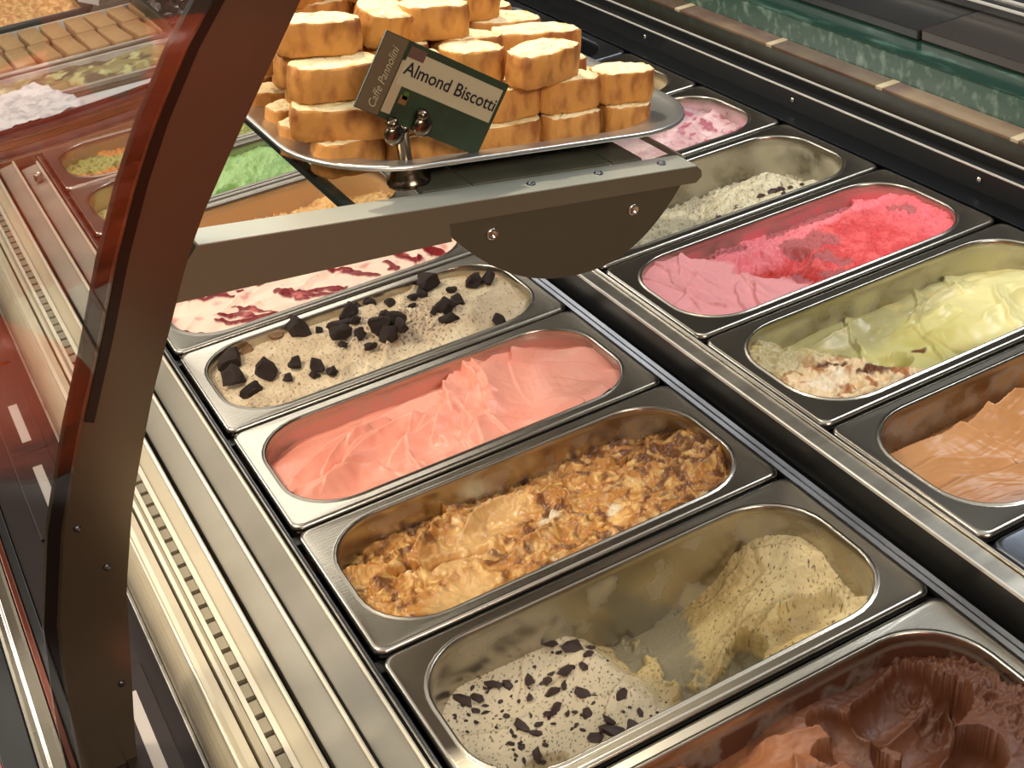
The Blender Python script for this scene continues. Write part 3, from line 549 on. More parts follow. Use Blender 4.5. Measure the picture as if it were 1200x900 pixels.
for i, (X, Y, s) in enumerate([(.580,-.10,.012),(.598,-.108,.009),(.590,-.118,.010),(.623,-.118,.015),(.635,-.122,.014),(.648,-.120,.014),(.656,-.127,.011),(.669,-.130,.009),(.612,-.128,.009),(.641,-.134,.010)]):
    o = bpy.data.objects.new('chocolate_flake', FL[i % 6]); COL.objects.link(o)
    o.scale = (s, s*.7, s*1.1); o.rotation_euler = (rnd.uniform(-.4, .4), rnd.uniform(-.4, .4), rnd.uniform(0, 6.28)); o.location = (X, Y-.020, height_at(creams[(2, -2)], X, Y-.020)+s*.12)
    tag(o, 'dark chocolate bit on the near side of the greyish cream ice cream', 'chocolate', 'chocolate bits on the greyish cream ice cream')
HAZ = mat('praline_piece', srgb(238, 190, 116), .6, bump=(150, .4, .001, (1, 1, 1)))
PZ = [chunk_mesh(s+70, .8, 1, .4) for s in range(4)]
for m_ in PZ: m_.materials.append(HAZ)
for i in range(26):
    X = rnd.uniform(.13, .30); Y = .232+.22*(X-.13)+rnd.uniform(-.022, .022)
    o = bpy.data.objects.new('praline_piece', PZ[i % 4]); COL.objects.link(o); s = rnd.uniform(.009, .014); o.scale = (s, s, s); o.rotation_euler = (rnd.random()*3, rnd.random()*3, 0)
    o.location = (X, Y, height_at(creams[(1, -2)], X, Y)+s*.25); tag(o, 'pale golden praline piece on the orange tan ice cream', 'praline', 'praline pieces on the orange tan ice cream')

# ------------------------------------------------------------------ glass end panel, pillar, arm
Y0 = -.45
left = [(-.2160,-.0515),(-.2150,-.04),(-.2070,.02),(-.1930,.092),(-.1700,.161),(-.1400,.227),(-.1140,.278),(-.0910,.326),(-.0690,.366),(-.0480,.399),(-.0210,.435),(.0,.458),(.018,.476),(.050,.505)]
right = [(-.1735,-.0515),(-.1720,-.04),(-.1560,.032),(-.1420,.095),(-.1210,.158),(-.1060,.192),(-.0880,.231),(-.0670,.270),(-.0490,.305),(-.0310,.334),(-.0080,.364),(.0200,.400),(.0560,.445),(.0700,.463),(.105,.500)]
bracket = thing('shelf_bracket', 'curved bronze pillar with a metal arm holding the glass shelf', 'bracket', (-.19, Y0, -.05))
def B(o): o.parent = bracket; o.matrix_parent_inverse = Matrix.Translation((.19, -Y0, .05)); return o
def plate(name, A, Bp, y0, y1, m):
    """strip between two outlines (X,Z) with thickness"""
    def rs(p, n=40):
        p = np.array(p); d = np.r_[0, np.cumsum(np.hypot(*np.diff(p, axis=0).T))]; t = np.linspace(0, d[-1], n); return np.c_[np.interp(t, d, p[:, 0]), np.interp(t, d, p[:, 1])]
    a, b = rs(A), rs(Bp); n = len(a)
    V = [(x, y0, z) for x, z in a]+[(x, y0, z) for x, z in b]+[(x, y1, z) for x, z in a]+[(x, y1, z) for x, z in b]; F = []
    for i in range(n-1): F += [(i, n+i, n+i+1, i+1), (2*n+i, 2*n+i+1, 3*n+i+1, 3*n+i), (i, i+1, 2*n+i+1, 2*n+i), (n+i, 3*n+i, 3*n+i+1, n+i+1)]
    F += [(0, 2*n, 3*n, n), (n-1, 2*n-1, 4*n-1, 3*n-1)]
    return mesh_obj(name, V, F, m, None, False)
pil = B(plate('pillar', left, right, Y0, Y0+.012, BRONZE))
ed = B(sweep('pillar_edge', [(x, Y0-.001, z) for x, z in left], [(-.004, -.002), (.004, -.002), (.004, .006), (-.004, .006)], mat('dark_edge_gasket', srgb(26, 22, 18), .15, coat=.5)))
ed2 = B(sweep('pillar_inner_channel', [(x+.010, Y0-.0005, z) for x, z in left[5:]], [(-.0012, -.003), (.0012, -.003), (.0012, .003), (-.0012, .003)], mat('dark_channel', srgb(40, 33, 26), .2, .5)))
for X, Z in ((-.149, .118), (-.166, .02), (-.158, .155)):
    B(lathe('pillar_screw', [(.0026, 0), (.0022, .0008), (.001, .0011)], (X, Y0-.0005, Z), STEEL_D, n=14, axis=(0, -1, 0)))
def armz(x): return .3110-.161*x
# the arm: bar with rounded tip; deeper at the pillar than at its tip
ax0, ax1 = -.050, .3300
prof = [(ax0-.020, armz(ax0)-.0330), (.128, armz(.128)-.0265), (.128, armz(.128)-.0135), (ax1-.004, armz(ax1)-.0125), (ax1+.001, armz(ax1)-.009), (ax1+.001, armz(ax1)-.004), (ax1-.003, armz(ax1)), (ax0+.012, armz(ax0+.012))]
B(prism('arm', prof, Y0+.0008, Y0+.026, ARMM)); B(prism('arm_top', [(ax0+.013, armz(ax0+.013)), (ax1-.003, armz(ax1)), (ax1-.003, armz(ax1)+.0008), (ax0+.013, armz(ax0+.013)+.0008)], Y0+.0006, Y0+.0260, ARMTOP))
pp = []
for i in range(25):
    u = -1+i/12; X = .2165+.0975*u; pp.append((X, armz(X)-.012-.058*(1-abs(u)**2.3)))
B(prism('side_plate', pp, Y0+.0015, Y0+.0050, PLATEM))
for X, dz in ((.158, -.026), (.271, -.026)):
    B(lathe('plate_screw', [(.0046, 0), (.0042, .0016), (.0026, .0022), (.0022, .0006)], (X, Y0+.0015, armz(X)+dz), CHROME, n=16, axis=(0, -1, 0)))
for X in (.198, .252, .305):
    B(lathe('arm_screw', [(.0034, 0), (.0030, .0010), (.0016, .0012), (.0013, .0002)], (X, Y0+.014, armz(X)+.0006), STEEL_D, n=16))
# flat glass end panel, cut to the pillar
lo = [(x+.004, z) for x, z in left if z > -.05]
gl = plate('sneeze_guard', [(-.60, -.045), (-.60, .22), (-.60, .64)], lo+[(.06, .64)], Y0-.0062, Y0-.0022, GLASS_M)
tag(gl, 'clear reflective upright glass screen left of the bronze pillar', 'glass screen')
gl.data.materials[0] = GLASS_M
# shelf (tilted with the arm)
shelf = thing('glass_shelf', 'sloping clear glass shelf carrying the tray, screwed to the metal arm', 'shelf', (.20, -.24, armz(.20)))
TILT = math.atan(.161)
shelf.rotation_euler = (0, TILT, 0)
def SH(o): o.parent = shelf; return o
SH(box('glass_pane', -.126, .132, -.186, .24, -.0050, -.0004, GLASS_S)); SH(box('shelf_edge_strip', -.1345, -.1262, -.186, .24, -.0056, 0, GLASS_E)); SH(box('shelf_edge', .1322, .1345, -.186, .24, -.0050, -.0004, mat('bright_glass_edge', srgb(176, 160, 148), .2, trans=.4)))
SLAB = mat('dark_grey_slab', srgb(84, 86, 74), .4, noise=(30, srgb(94, 94, 80), .4, .7, (1, 1, 1)))  # thin dark grey slabs lying on the glass under the tray
for x0, x1 in ((-.078, -.042), (-.0405, .071), (.0725, .098)):
    SH(box('dark_slab', x0, x1, -.183, .20, -.0003, .0016, SLAB, bev=.0003))

# ------------------------------------------------------------------ tray and biscotti, built in the shelf's own slope
SM = Matrix.Translation((.20, -.24, armz(.20))) @ Matrix.Rotation(TILT, 4, 'Y')
TRAYM = mat('tray_steel', srgb(206, 206, 202), .3, .9, bump=(26, .6, .002, (1, 1, 1)))
R = []
def tr(a, b, r, z): R.append([(px, py, z) for px, py in rrect(a, b, r, 10)])
tr(0.1170, .156, .050, 0); tr(0.1210, .160, .054, .001); tr(0.1370, .176, .064, .0145); tr(0.1410, .180, .066, .0155); tr(0.1550, .193, .074, .0165); tr(0.1590, .197, .076, .0190); tr(0.1610, .199, .077, .0185); tr(0.1615, .1995, .077, .0165); tr(0.1605, .1985, .076, .0155)
inn = [[(x, y, z+.0012) for x, y, z in r] for r in R]
tray = loft('serving_tray', R[::-1], TRAYM, cap=True)
tray.matrix_world = SM @ Matrix.Translation((.009, .0155, .0020)) @ Matrix.Rotation(math.radians(0), 4, 'Z')
tag(tray, 'shiny steel serving tray with rounded corners piled with biscotti', 'tray')
CRUST = mat('biscotti_crust', srgb(204, 142, 68), .65, bump=(110, .8, .003, (1, 1, .5)), noise=(60, srgb(142, 80, 32), .46, .68, (1, 1, .6)))
CUT = mat('biscotti_cut_face', srgb(246, 228, 182), .8, bump=(200, .9, .0025, (1, 1, 1)), noise=(80, srgb(222, 180, 112), .52, .70, (1, 1, 1)))
def biscotto_mesh(seed, L, Wd, T):
    rn = random.Random(seed); N = 34; outl = []
    for i in range(N):
        t = 2*math.pi*i/N; c, s = math.cos(t), math.sin(t)
        p = 2.1 if s > 0 else 3.4
        x = math.copysign(abs(c)**(2/p), c)*L/2; y = math.copysign(abs(s)**(2/p), s)*Wd/2
        k = 1+rn.uniform(-.028, .028); outl.append((x*k, y*k))
    crk = [rn.randrange(N) for _ in range(4)]; bm = bmesh.new(); rings = []
    for z, k in ((-T/2, .95), (-T/2+.0015, .99), (-T*.17, 1.0), (T*.17, 1.0), (T/2-.0015, .985), (T/2, .955)):
        rings.append([bm.verts.new((x*k*(.95 if i in crk else 1)+rn.uniform(-.0007, .0007), y*k*(.95 if i in crk else 1)+rn.uniform(-.0007, .0007), z+rn.uniform(-.0007, .0007))) for i, (x, y) in enumerate(outl)])
    for a, b in zip(rings, rings[1:]):
        for i in range(N): f = bm.faces.new((a[i], a[(i+1) % N], b[(i+1) % N], b[i])); f.material_index = 0; f.smooth = True
    for rg, fl in ((rings[-1], 1), (rings[0], -1)):
        mid = []
        for kk in (.66, .3):
            mid.append([bm.verts.new((v.co.x*kk, v.co.y*kk, v.co.z+fl*rn.uniform(-.0002, .0012))) for v in rg])
        pr_ = rg
        for mm in mid:
            for i in range(N):
                q = (pr_[i], pr_[(i+1) % N], mm[(i+1) % N], mm[i]); f = bm.faces.new(q if fl > 0 else q[::-1]); f.material_index = 1; f.smooth = True
            pr_ = mm
        f = bm.faces.new(pr_ if fl > 0 else pr_[::-1]); f.material_index = 1
    me = bpy.data.meshes.new('biscotto'); bm.normal_update(); bm.to_mesh(me); bm.free(); me.materials.append(CRUST); me.materials.append(CUT); return me
BM = [biscotto_mesh(s, (.052, .060, .066, .050, .058, .071, .054, .062)[s], random.uniform(.031, .041), .0230) for s in range(8)]
rb = random.Random(12); nb = 0
def biscotto(x, y, k, yaw, tx=0, ty=0, sx=1, label=None, mi=None):
    """x,y: place on the sloping shelf (world numbers), k: layer"""
    global nb
    o = bpy.data.objects.new('biscotto', BM[(nb if mi is None else mi) % 8]); COL.objects.link(o); nb += 1
    lx = (x-.20)/math.cos(TILT); ly = y+.24
    o.matrix_world = SM @ Matrix.Translation((lx, ly, .0155+k*.0245)) @ Matrix.Rotation(math.radians(yaw), 4, 'Z') @ Matrix.Rotation(math.radians(tx), 4, 'X') @ Matrix.Rotation(math.radians(ty), 4, 'Y') @ Matrix.Diagonal((sx, 1, 1, 1))
    if label: tag(o, label, 'biscotto')
    else: tag(o, 'golden almond biscotto slice in the pile on the steel tray', 'biscotto', 'almond biscotti in the pile on the tray')
# front row by hand
for a in ((.092,-.365,0,8,0,0,1,'bottom biscotto at the left end of the pile front'),(.147,-.372,0,-6,0,0,1,'bottom biscotto right behind the metal tag holder'),(.205,-.371,0,4,0,0,1,'bottom biscotto at the lower right corner of the card'),(.262,-.373,0,10,0,0,1,'bottom biscotto second from the right end of the pile front'),(.312,-.368,0,-8,0,0,.7,'bottom biscotto at the right end of the pile front'),
          (.090,-.362,1,-14,8,0,1,'slightly tilted biscotto second from the bottom in the left front stack'),(.142,-.368,1,6),(.215,-.366,1,12,0,0,.8,'second layer biscotto touching the right edge of the card'),(.262,-.366,1,4,0,0,1,'second layer biscotto below and right of the raised thick slice'),(.312,-.364,1,-4,0,0,.85,'top biscotto at the right end of the pile'),
          (.090,-.352,2,4,0,0,1.0,'third biscotto up in the left front stack, left of the card'),(.143,-.352,2,10,0,0,.9),(.192,-.352,2,-6,0,0,.8,'biscotto showing just above the middle of the card'),(.238,-.372,2,24,0,0,.95,'thick biscotto raised at the front, right of the card top'),
          (.086,-.332,3,-6,0,0,1.1,'topmost biscotto of the left front stack'),(.140,-.318,3,18,14,6,.8,'tilted biscotto behind the upper left corner of the card'),(.178,-.318,3,-4,0,0,1.0,'long pale biscotto high on the pile behind the card')):
    biscotto(*a)
for r_, y in enumerate((-.322, -.280, -.238, -.196, -.154, -.112)):
    for k in range(4):
        xm = (.315, .305, .275, .235)[k]; xs = .082+(.02 if k % 2 else 0); x = xs+rb.uniform(0, .01)
        if r_ == 0 and k == 3: continue
        while x < xm-.01*r_*(k > 1):
            biscotto(x, y+rb.uniform(-.003, .003), k, rb.uniform(-14, 14), rb.uniform(-2, 2), rb.uniform(-2, 2), rb.uniform(.85, 1.05)); x += .056
for a in ((.085, -.285, 4.0, 12, 18, 0), (.125, -.275, 4.1, -30, 24, 8), (.165, -.262, 4.0, 10, -12, 0), (.120, -.225, 4.2, 20, 10, 0), (.185, -.215, 4.0, 4)):
    biscotto(*a)

# ------------------------------------------------------------------ price tag in its holder
TX = Matrix.Translation((.091, -.4065, .357)) @ Matrix.Rotation(math.radians(54.2-90+.0), 4, 'Y').inverted() if False else None
ux = Vector((.811, 0, -.585)); uz = Vector((.585, 0, .811)); O_ = Vector((.0912, -.407, .3575))
tagr = thing('price_tag', 'green and brown card reading Almond Biscotti in a metal tag holder', 'sign', (.124, -.402, armz(.124)))
TM = Matrix(((ux.x, 0, uz.x, O_.x), (0, 1, 0, O_.y), (ux.z, 0, uz.z, O_.z), (0, 0, 0, 1)))
def TG(o, local=True):
    mw = TM.copy() if local else Matrix.Identity(4)
    o.parent = tagr; o.matrix_parent_inverse = Matrix.Translation(-tagr.location)
    if local: o.matrix_local = mw if False else mw
    return o
def flat(name, x0, x1, z0, z1, y, m, t=.0003):
    o = box(name, x0, x1, y, y+t, z0, z1, m, None, 0); o.parent = tagr; o.matrix_parent_inverse = Matrix.Translation(-tagr.location); o.matrix_basis = TM; return o
GREEN = mat('dark_green_card', srgb(46, 62, 42), .4, noise=(60, srgb(38, 50, 34), .4, .7, (1, 1, 1)))
flat('card', 0, .101, 0, .053, 0, GREEN, .0016)
flat('card_band', .0005, .0175, .0005, .0525, -.0004, mat('brown_band', srgb(98, 82, 58), .5))
flat('card_stripe', .0185, .0255, .004, .040, -.0004, mat('tan_stripe', srgb(172, 152, 120), .5))
flat('card_label', .0205, .098, .024, .048, -.0007, mat('cream_label', srgb(176, 164, 132), .5))
flat('card_patch', .0205, .033, .043, .0505, -.0009, mat('brown_patch', srgb(96, 68, 54), .5))
flat('card_leaf', .0275, .0335, .013, .019, -.0006, mat('orange_leaf', srgb(120, 84, 40), .5))
flat('card_leaf', .029, .033, .0165, .022, -.0006, mat('green_leaf', srgb(62, 92, 30), .5))
def text(name, s, size, x, z, rot, m, sx=1, shear=0, off=0):
    cu = bpy.data.curves.new(name, 'FONT'); cu.body = s; cu.size = size; cu.extrude = .0001; cu.shear = shear; cu.offset = off
    t = bpy.data.objects.new(name, cu); me = bpy.data.meshes.new_from_object(t); bpy.data.objects.remove(t)
    o = bpy.data.objects.new(name, me); COL.objects.link(o); me.materials.append(m)
    o.parent = tagr; o.matrix_parent_inverse = Matrix.Translation(-tagr.location)
    o.matrix_basis = TM @ Matrix.Translation((x, -.0010, z)) @ Matrix.Rotation(math.radians(90), 4, 'X') @ Matrix.Rotation(math.radians(rot), 4, 'Z') @ Matrix.Diagonal((sx, 1, 1, 1)); return o
text('lettering', 'Almond Biscotti', .0124, .0222, .0322, 0, mat('dark_ink', srgb(26, 22, 32), .5), .93, 0, .00012)
text('band_lettering', 'Caffe Pannolini', .0082, .0130, .0035, 90, mat('pale_ink', srgb(176, 164, 130), .5), .84, .35)
HOLD = mat('gunmetal', srgb(120, 106, 90), .2, 1)
def hp(o): o.parent = tagr; o.matrix_parent_inverse = Matrix.Translation(-tagr.location); return o
hp(lathe('holder_base', [(.0155, 0), (.0155, .003), (.0125, .0055), (.0115, .0085), (.0085, .011), (.0075, .0125), (.0055, .014), (.0048, .016), (.0048, .034), (.0062, .037), (.0062, .039), (.003, .041)], (.124, -.398, armz(.124)+.0005), HOLD, n=28))
for s in (-1, 1):
    o = hp(lathe('holder_clip', [(.001, -.0026), (.0066, -.0022), (.0074, 0), (.0066, .0022), (.001, .0026)], (.124+s*.0105, -.4120, .3330), HOLD, n=20, axis=(0, -1, 0)))
    o2 = hp(lathe('holder_knob', [(.0030, 0), (.0042, .002), (.0042, .005), (.002, .0062)], (.124+s*.0100, -.4120, .3390), HOLD, n=14, axis=(s*.4, -.5, 1)))
# ------------------------------------------------------------------ marble counter and equipment behind the case
MARB = mat('green_marble', srgb(62, 92, 80), .25, noise=(95, srgb(138, 162, 148), .50, .76, (1, .8, .6)), coat=.2)
MARBT = mat('green_marble_top', srgb(34, 62, 52), .2, noise=(60, srgb(90, 122, 108), .54, .8, (1, .25, 1)), coat=.2)
ctr = thing('marble_counter', 'green marble counter ledge with a rose stone strip behind the display case', 'counter', (.95, .2, -1.0))
def K(o): o.parent = ctr; o.matrix_parent_inverse = Matrix.Translation((-.95, -.2, 1.0)); return o
K(box('counter_base', .905, 1.6, -1.5, 3.2, -.995, .060, mat('counter_base_panel', srgb(50, 46, 42), .5)))
rose = mat('rose_stone', srgb(112, 86, 76), .25, noise=(11, srgb(146, 124, 98), .48, .62, (1, .6, 1)), coat=.2); rose2 = mat('tan_stone', srgb(118, 100, 78), .25, noise=(16, srgb(96, 74, 60), .4, .65, (1, .6, 1)), coat=.2)
y = -1.5; i = 0
while y < 3.1:
    w = .205; K(box('stone_tile', .8435, .8715, y, y+w-.012, .0, .0725, (rose, rose2)[i % 2], bev=.0008)); K(box('stone_inlay', .8435, .8715, y+w-.0115, y+w-.0005, .0, .0728, mat('cream_inlay', srgb(206, 190, 158), .3), bev=.0005) if i < 1 else bpy.data.objects.new('x', None)) if i < 1 else None
    if i >= 1:
        o = bpy.data.objects.new('stone_inlay', inlay_me); COL.objects.link(o); K(o); o.location = (0, w*i, 0)
    else:
        inlay_me = [q for q in bpy.data.objects if q.name.startswith('stone_inlay')][0].data
    y += w; i += 1
K(box('marble_riser', .872, .904, -1.5, 3.2, .0, .1020, MARB, bev=.0015)); K(box('marble_top', .8725, 1.0, -1.5, 3.2, .1022, .1045, MARBT, bev=.0008))
eq = thing('equipment_cabinet', 'dark grey glossy machine housing standing on the marble counter', 'machine', (1.3, .3, .105))
def Q(o): o.parent = eq; o.matrix_parent_inverse = Matrix.Translation((-1.3, -.3, -.105)); return o
EQM = mat('dark_grey_housing', srgb(74, 74, 72), .25, .5, noise=(4, srgb(58, 58, 58), .35, .65, (1, 1, 1)))
Q(box('housing', .915, 1.6, -.055, 2.8, .1052, .118, EQM, bev=.002)); Q(box('housing', .918, 1.6, -1.4, -.0565, .1052, .1188, mat('dark_taupe_housing', srgb(84, 78, 74), .25, .5), bev=.002))
Q(box('housing_raised', 1.005, 1.6, -1.4, 2.8, .1185, .130, EQM, bev=.002)); Q(box('housing_trim', 1.002, 1.006, -1.4, 2.8, .1295, .1325, WHITEEDGE)); Q(box('housing_trim', 1.026, 1.030, -1.4, 2.8, .1295, .1325, WHITEEDGE))

# ------------------------------------------------------------------ neighbouring case with pastries, seen through the glass
nb_case = thing('pastry_case', 'neighbouring display case of cookies beyond the end of the gelato case', 'display case', (.1, 1.2, -1.0))
def N(o): o.parent = nb_case; o.matrix_parent_inverse = Matrix.Translation((-.1, -1.2, 1.0)); return o
N(box('case_body', -.30, .62, .80, 2.2, -.995, -.03, mat('case_body_panel', srgb(90, 80, 68), .4))); N(box('case_deck', -.30, .62, .802, 2.2, -.029, -.018, STEEL))
LACE = mat('white_lace_paper', srgb(214, 220, 222), .7, bump=(60, .8, .004, (1, 1, 1)), noise=(50, srgb(176, 186, 192), .45, .62, (1, 1, 1)))
bm = bmesh.new(); bmesh.ops.create_grid(bm, x_segments=40, y_segments=30, size=.5)
rl = random.Random(4)
for v in bm.verts:
    x, y = v.co.x, v.co.y; v.co = Vector((x*.22, y*.16, float(.006*perlin(np.array(x*9.), np.array(y*9.), 3)+.003*perlin(np.array(x*25.), np.array(y*25.), 5))))
o = bm_obj('lace_paper', bm, LACE, None, True); o.location = (-.03, .865, .004); o.rotation_euler = (0, 0, .3); tag(o, 'crumpled white lace paper lying at the left edge of the pastry case', 'paper')
o = box('paper_sheet', .05, .22, .805, .90, -.0175, -.012, mat('pale_sheet', srgb(196, 202, 204), .4), None, .002); tag(o, 'flat pale grey sheet beside the crumpled lace paper', 'paper'); o.rotation_euler.z = 0
def simple_tray(name, x0, x1, y0, y1, z, h, m, label):
    cx, cy = (x0+x1)/2, (y0+y1)/2; a, b = (x1-x0)/2, (y1-y0)/2
    rr = [[(px, py, zz) for px, py in rrect(a_, b_, .02, 5)] for a_, b_, zz in ((a, b, h), (a-.004, b-.004, h+.002), (a-.008, b-.008, h), (a-.016, b-.016, .003))]
    o = loft(name, [[(px, py, 0) for px, py in rrect(a-.012, b-.012, .02, 5)]]+rr, m); o.location = (cx, cy, z); tag(o, label, 'tray'); return o
simple_tray('greens_tray', -.20, .36, .905, 1.045, -.0175, .018, STEEL, 'steel tray of olive green filling in front of the wafer bars')
gm = cream_mat('olive_filling', .5, 200, .5, .002, .05)
def pile(name, x0, x1, y0, y1, z, hf, cols, label, cat, kind=None):
    nx, ny = 150, 50; X, Y = np.meshgrid(np.linspace(x0, x1, nx), np.linspace(y0, y1, ny))
    e = smoothstep(0, .02, np.minimum(np.minimum(X-x0, x1-X), np.minimum(Y-y0, y1-Y))); H = hf(X, Y)*e; C = cols(X, Y)
    V = np.stack([X, Y, H+z], -1).reshape(-1, 3); idx = np.arange(nx*ny).reshape(ny, nx); F = np.stack([idx[:-1, :-1], idx[:-1, 1:], idx[1:, 1:], idx[1:, :-1]], -1).reshape(-1, 4)
    o = mesh_obj(name, V.tolist(), F.tolist(), gm); ca = o.data.color_attributes.new('Col', 'FLOAT_COLOR', 'POINT'); ca.data.foreach_set('color', np.concatenate([C.reshape(-1, 3), np.ones((nx*ny, 1))], 1).ravel().astype(np.float32))
    tag(o, label, cat, kind=kind); return o
pile('olive_filling', -.185, .345, .92, 1.03, -.012, lambda X, Y: .014+.006*fbm(X, Y, 22, 3, 5), lambda X, Y: mixc(mixc(c3(140, 134, 86), c3(96, 80, 58), smoothstep(-.1, .3, fbm(X, Y, 26, 3, 8))), c3(186, 186, 130), smoothstep(.2, .5, fbm(X, Y, 40, 3, 9))), 'olive green chopped filling in the long steel tray', 'food', 'stuff')
simple_tray('wafer_tray', -.22, .40, 1.06, 1.30, -.0175, .020, STEEL, 'steel tray lined with rows of tan wafer bars')
WAF = mat('tan_wafer', srgb(186, 148, 100), .6, bump=(90, .5, .002, (1, 1, 1)), noise=(30, srgb(168, 128, 82), .4, .7, (1, 1, 1)))
wm = None
for row in range(2):
    for i in range(14):
        if wm is None:
            bm = bmesh.new(); add_box(bm, -.0165, .0165, -.050, .050, 0, .020, .003); o = bm_obj('wafer_bar', bm, WAF); wm = o.data
        else: o = bpy.data.objects.new('wafer_bar', wm); COL.objects.link(o)
        o.location = (-.185+.0405*i+rl.uniform(-.002, .002), 1.125+row*.108, -.0135); o.rotation_euler.z = rl.uniform(.02, .10)
        tag(o, 'tan wafer bar in the %s row of the wafer tray' % ('front' if row == 0 else 'back'), 'wafer', 'tan wafer bars in the %s row' % ('front' if row == 0 else 'back'))
simple_tray('nut_tray', -.12, .235, 1.33, 1.62, -.0175, .022, mat('dark_tray', srgb(70, 72, 76), .3, .7), 'dark rimmed tray of chopped nuts in the far corner')
pile('chopped_nuts', -.105, .22, 1.345, 1.605, -.012, lambda X, Y: .018+.006*fbm(X, Y, 60, 3, 6), lambda X, Y: mixc(c3(206, 140, 84), c3(240, 192, 126), smoothstep(-.3, .3, fbm(X, Y, 90, 3, 8))), 'golden chopped nuts heaped in the dark rimmed tray', 'nuts', 'stuff')
o = mesh_obj('paper_scrap', [(.205, 1.33, .02), (.235, 1.30, .012), (.25, 1.36, .014), (.225, 1.42, .022), (.205, 1.33, .0185), (.235, 1.30, .0105), (.25, 1.36, .0125), (.225, 1.42, .0205)], [(0,1,2,3), (7,6,5,4), (0,4,5,1), (1,5,6,2), (2,6,7,3), (3,7,4,0)], PAPER, None, False); tag(o, 'small white paper scrap at the corner of the nut tray', 'paper')
# small dark dish of chocolates on the same shelf line, behind the pillar top
dish = thing('chocolate_box', 'black rimmed box of dark chocolates partly behind the pillar top', 'box', (.30, 1.02, .0))
def D(o): o.parent = dish; o.rotation_euler.z = 0; return o
Rd = [[(px, py, z) for px, py in rrect(a, b, .012, 4)] for a, b, z in ((.115, .16, 0), (.122, .167, .040), (.126, .171, .042), (.120, .165, .043), (.114, .158, .036), (.110, .154, .010))]
D(loft('box_shell', Rd, BLACKM)); D(box('box_rim', -.126, -.1225, -.165, .165, .041, .045, STEEL_D)); D(box('box_divider', -.006, .006, -.15, .15, .010, .040, mat('taupe_divider', srgb(108, 98, 76), .4))); D(box('box_divider', .046, .052, -.15, .15, .010, .040, BLACKM))
dish.location = (.405, 1.14, .0); dish.rotation_euler.z = math.radians(0)
CHB = mat('glossy_chocolate', srgb(70, 36, 24), .25, coat=.5); cm_ = chunk_mesh(91, .8, 2, .2); cm_.materials.append(CHB)
for i in range(5):
    for j in range(8):
        o = bpy.data.objects.new('chocolate', cm_); COL.objects.link(o); s = .026; o.scale = (s, s, s); o.rotation_euler = (rl.random(), rl.random(), rl.random()*6)
        o.location = (.307+i*.0215, 1.005+j*.035+rl.uniform(-.004, .004), .024); tag(o, 'glossy dark chocolate in the black rimmed box', 'chocolate', 'chocolates in the black rimmed box')

# ------------------------------------------------------------------ the photographer, whose orange jacket shows in the glass
def skin(name, pts, edges, m, parent, sub=2, root=0):
    me = bpy.data.meshes.new(name); me.from_pydata([p[:3] for p in pts], edges, []); o = bpy.data.objects.new(name, me); COL.objects.link(o)
    md = o.modifiers.new('skin', 'SKIN'); md.use_smooth_shade = True
    for i, p in enumerate(pts):
        r = p[3]; rr = r if isinstance(r, tuple) else (r, r); me.skin_vertices[0].data[i].radius = rr; me.skin_vertices[0].data[i].use_root = (i == root)
    ss = o.modifiers.new('sub', 'SUBSURF'); ss.levels = sub; ss.render_levels = sub; me.materials.append(m)
    if parent: o.parent = parent; o.matrix_parent_inverse = Matrix.Translation(-Vector(parent.location))
    return o
per = thing('person', 'person in an orange puffer jacket holding up a phone, seen only reflected in the glass', 'person', (.08, -1.36, -1.0))
SKINM = mat('skin', srgb(206, 156, 128), .5); JACK = mat('orange_jacket', srgb(250, 96, 24), .38, bump=(7, .7, .04, (1, 1, 3.2)), noise=(5, srgb(224, 76, 16), .4, .7, (1, 1, 2)), coat=.2)
TROU = mat('dark_trousers', srgb(34, 32, 34), .8); HAIR = mat('dark_hair', srgb(36, 26, 20), .6)
PX, PY = .08, -1.36
skin('body', [(PX, PY, -.28, .10), (PX, PY, .02, .10), (PX, PY, .25, .055), (PX, PY+.02, .34, .07), (PX, PY+.03, .44, .085), (PX-.09, PY, -.55, .07), (PX-.09, PY, -.93, .045), (PX+.09, PY, -.55, .07), (PX+.09, PY, -.93, .045), (PX-.10, PY+.10, -.975, .03), (PX+.10, PY+.10, -.975, .03)],
     [(0, 1), (1, 2), (2, 3), (3, 4), (0, 5), (5, 6), (0, 7), (7, 8), (6, 9), (8, 10)], SKINM, per)
skin('jacket', [(PX, PY, -.46, (.21, .15)), (PX, PY, -.2, (.21, .155)), (PX, PY, .02, (.21, .15)), (PX, PY, .16, (.10, .10)), (PX-.19, PY, .10, .085), (-.34, -1.16, .10, .085), (-.27, -.96, .09, .085), (-.18, -.835, .055, .078), (-.10, -.775, .03, .064), (PX+.19, PY, .11, .085), (PX+.30, PY+.10, .13, .065), (PX+.17, PY+.26, .36, .050)],
     [(0, 1), (1, 2), (2, 3), (2, 4), (4, 5), (5, 6), (6, 7), (7, 8), (2, 9), (9, 10), (10, 11)], JACK, per)
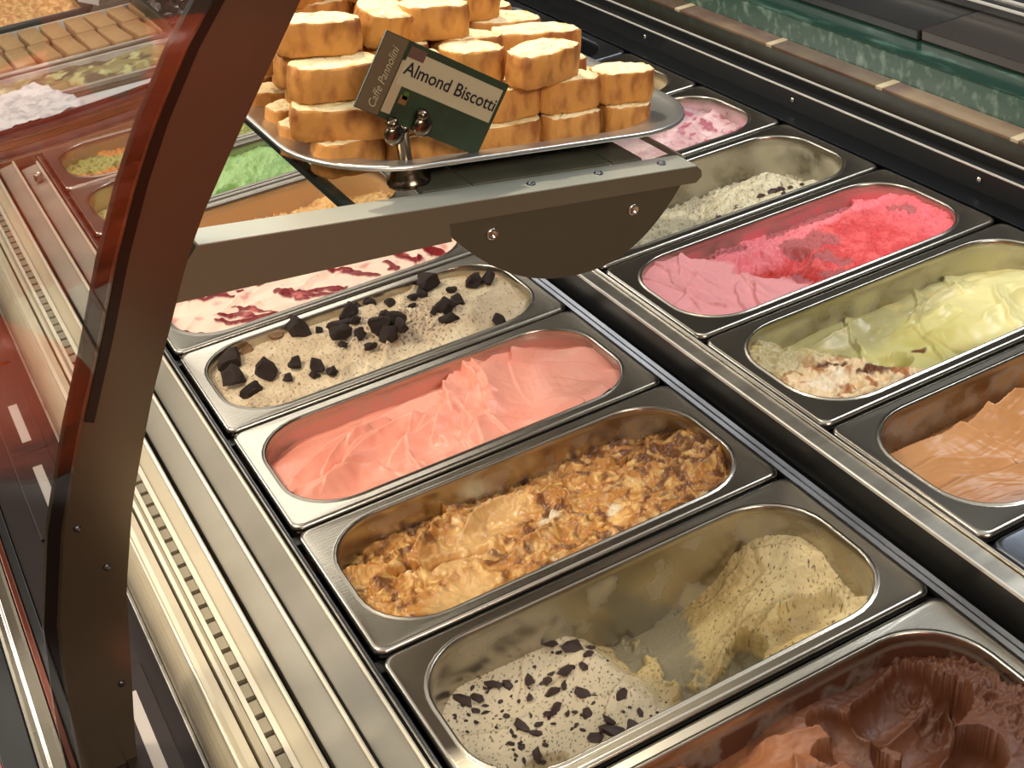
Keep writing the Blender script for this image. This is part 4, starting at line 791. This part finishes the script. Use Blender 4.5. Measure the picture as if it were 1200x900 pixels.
skin('trousers', [(PX, PY, -.50, (.17, .12)), (PX-.10, PY, -.70, .085), (PX-.10, PY, -.93, .065), (PX+.10, PY, -.70, .085), (PX+.10, PY, -.93, .065)], [(0, 1), (1, 2), (0, 3), (3, 4)], TROU, per)
skin('hair', [(PX, PY-.01, .50, .09), (PX, PY-.04, .44, .085), (PX, PY-.05, .36, .07)], [(0, 1), (1, 2)], HAIR, per)
hx, hy, hz = PX+.12, PY+.28, .41
hand = [(hx, hy, hz, .030), (hx-.01, hy+.02, hz+.055, .034)]; he = [(0, 1)]
for f_ in range(4):
    b = len(hand); hand += [(hx-.03+.018*f_, hy+.035, hz+.085, .0095), (hx-.032+.018*f_, hy+.045, hz+.112+.004*(f_ in (1, 2)), .0088), (hx-.034+.018*f_, hy+.035, hz+.130+.006*(f_ in (1, 2)), .008)]; he += [(1, b), (b, b+1), (b+1, b+2)]
b = len(hand); hand += [(hx-.045, hy+.01, hz+.045, .011), (hx-.062, hy+.02, hz+.070, .0095)]; he += [(1, b), (b, b+1)]
skin('hand', hand, he, SKINM, per)
for sx in (-1, 1):
    e = mesh_obj('eye', *(lambda bmv: bmv)(([(math.cos(a)*.010, -.0, math.sin(a)*.006) for a in np.linspace(0, 2*math.pi, 9)[:-1]]+[(0, .006, 0)], [(i, (i+1) % 8, 8) for i in range(8)])), BLACKM, per); e.matrix_parent_inverse = Matrix.Translation(-per.location); e.location = (PX+sx*.032, PY+.112, .455)
n_ = mesh_obj('nose', [(-.014, 0, -.012), (.014, 0, -.012), (0, .004, .030), (0, .024, -.010)], [(0, 1, 3), (1, 2, 3), (2, 0, 3)], SKINM, per); n_.matrix_parent_inverse = Matrix.Translation(-per.location); n_.location = (PX, PY+.108, .425)
m_ = mesh_obj('mouth', [(-.022, 0, 0), (0, .004, .005), (.022, 0, 0), (0, .004, -.006)], [(0, 3, 2, 1)], mat('lips', srgb(150, 80, 74), .5), per); m_.matrix_parent_inverse = Matrix.Translation(-per.location); m_.location = (PX, PY+.112, .392)
bpy.context.view_layer.update()
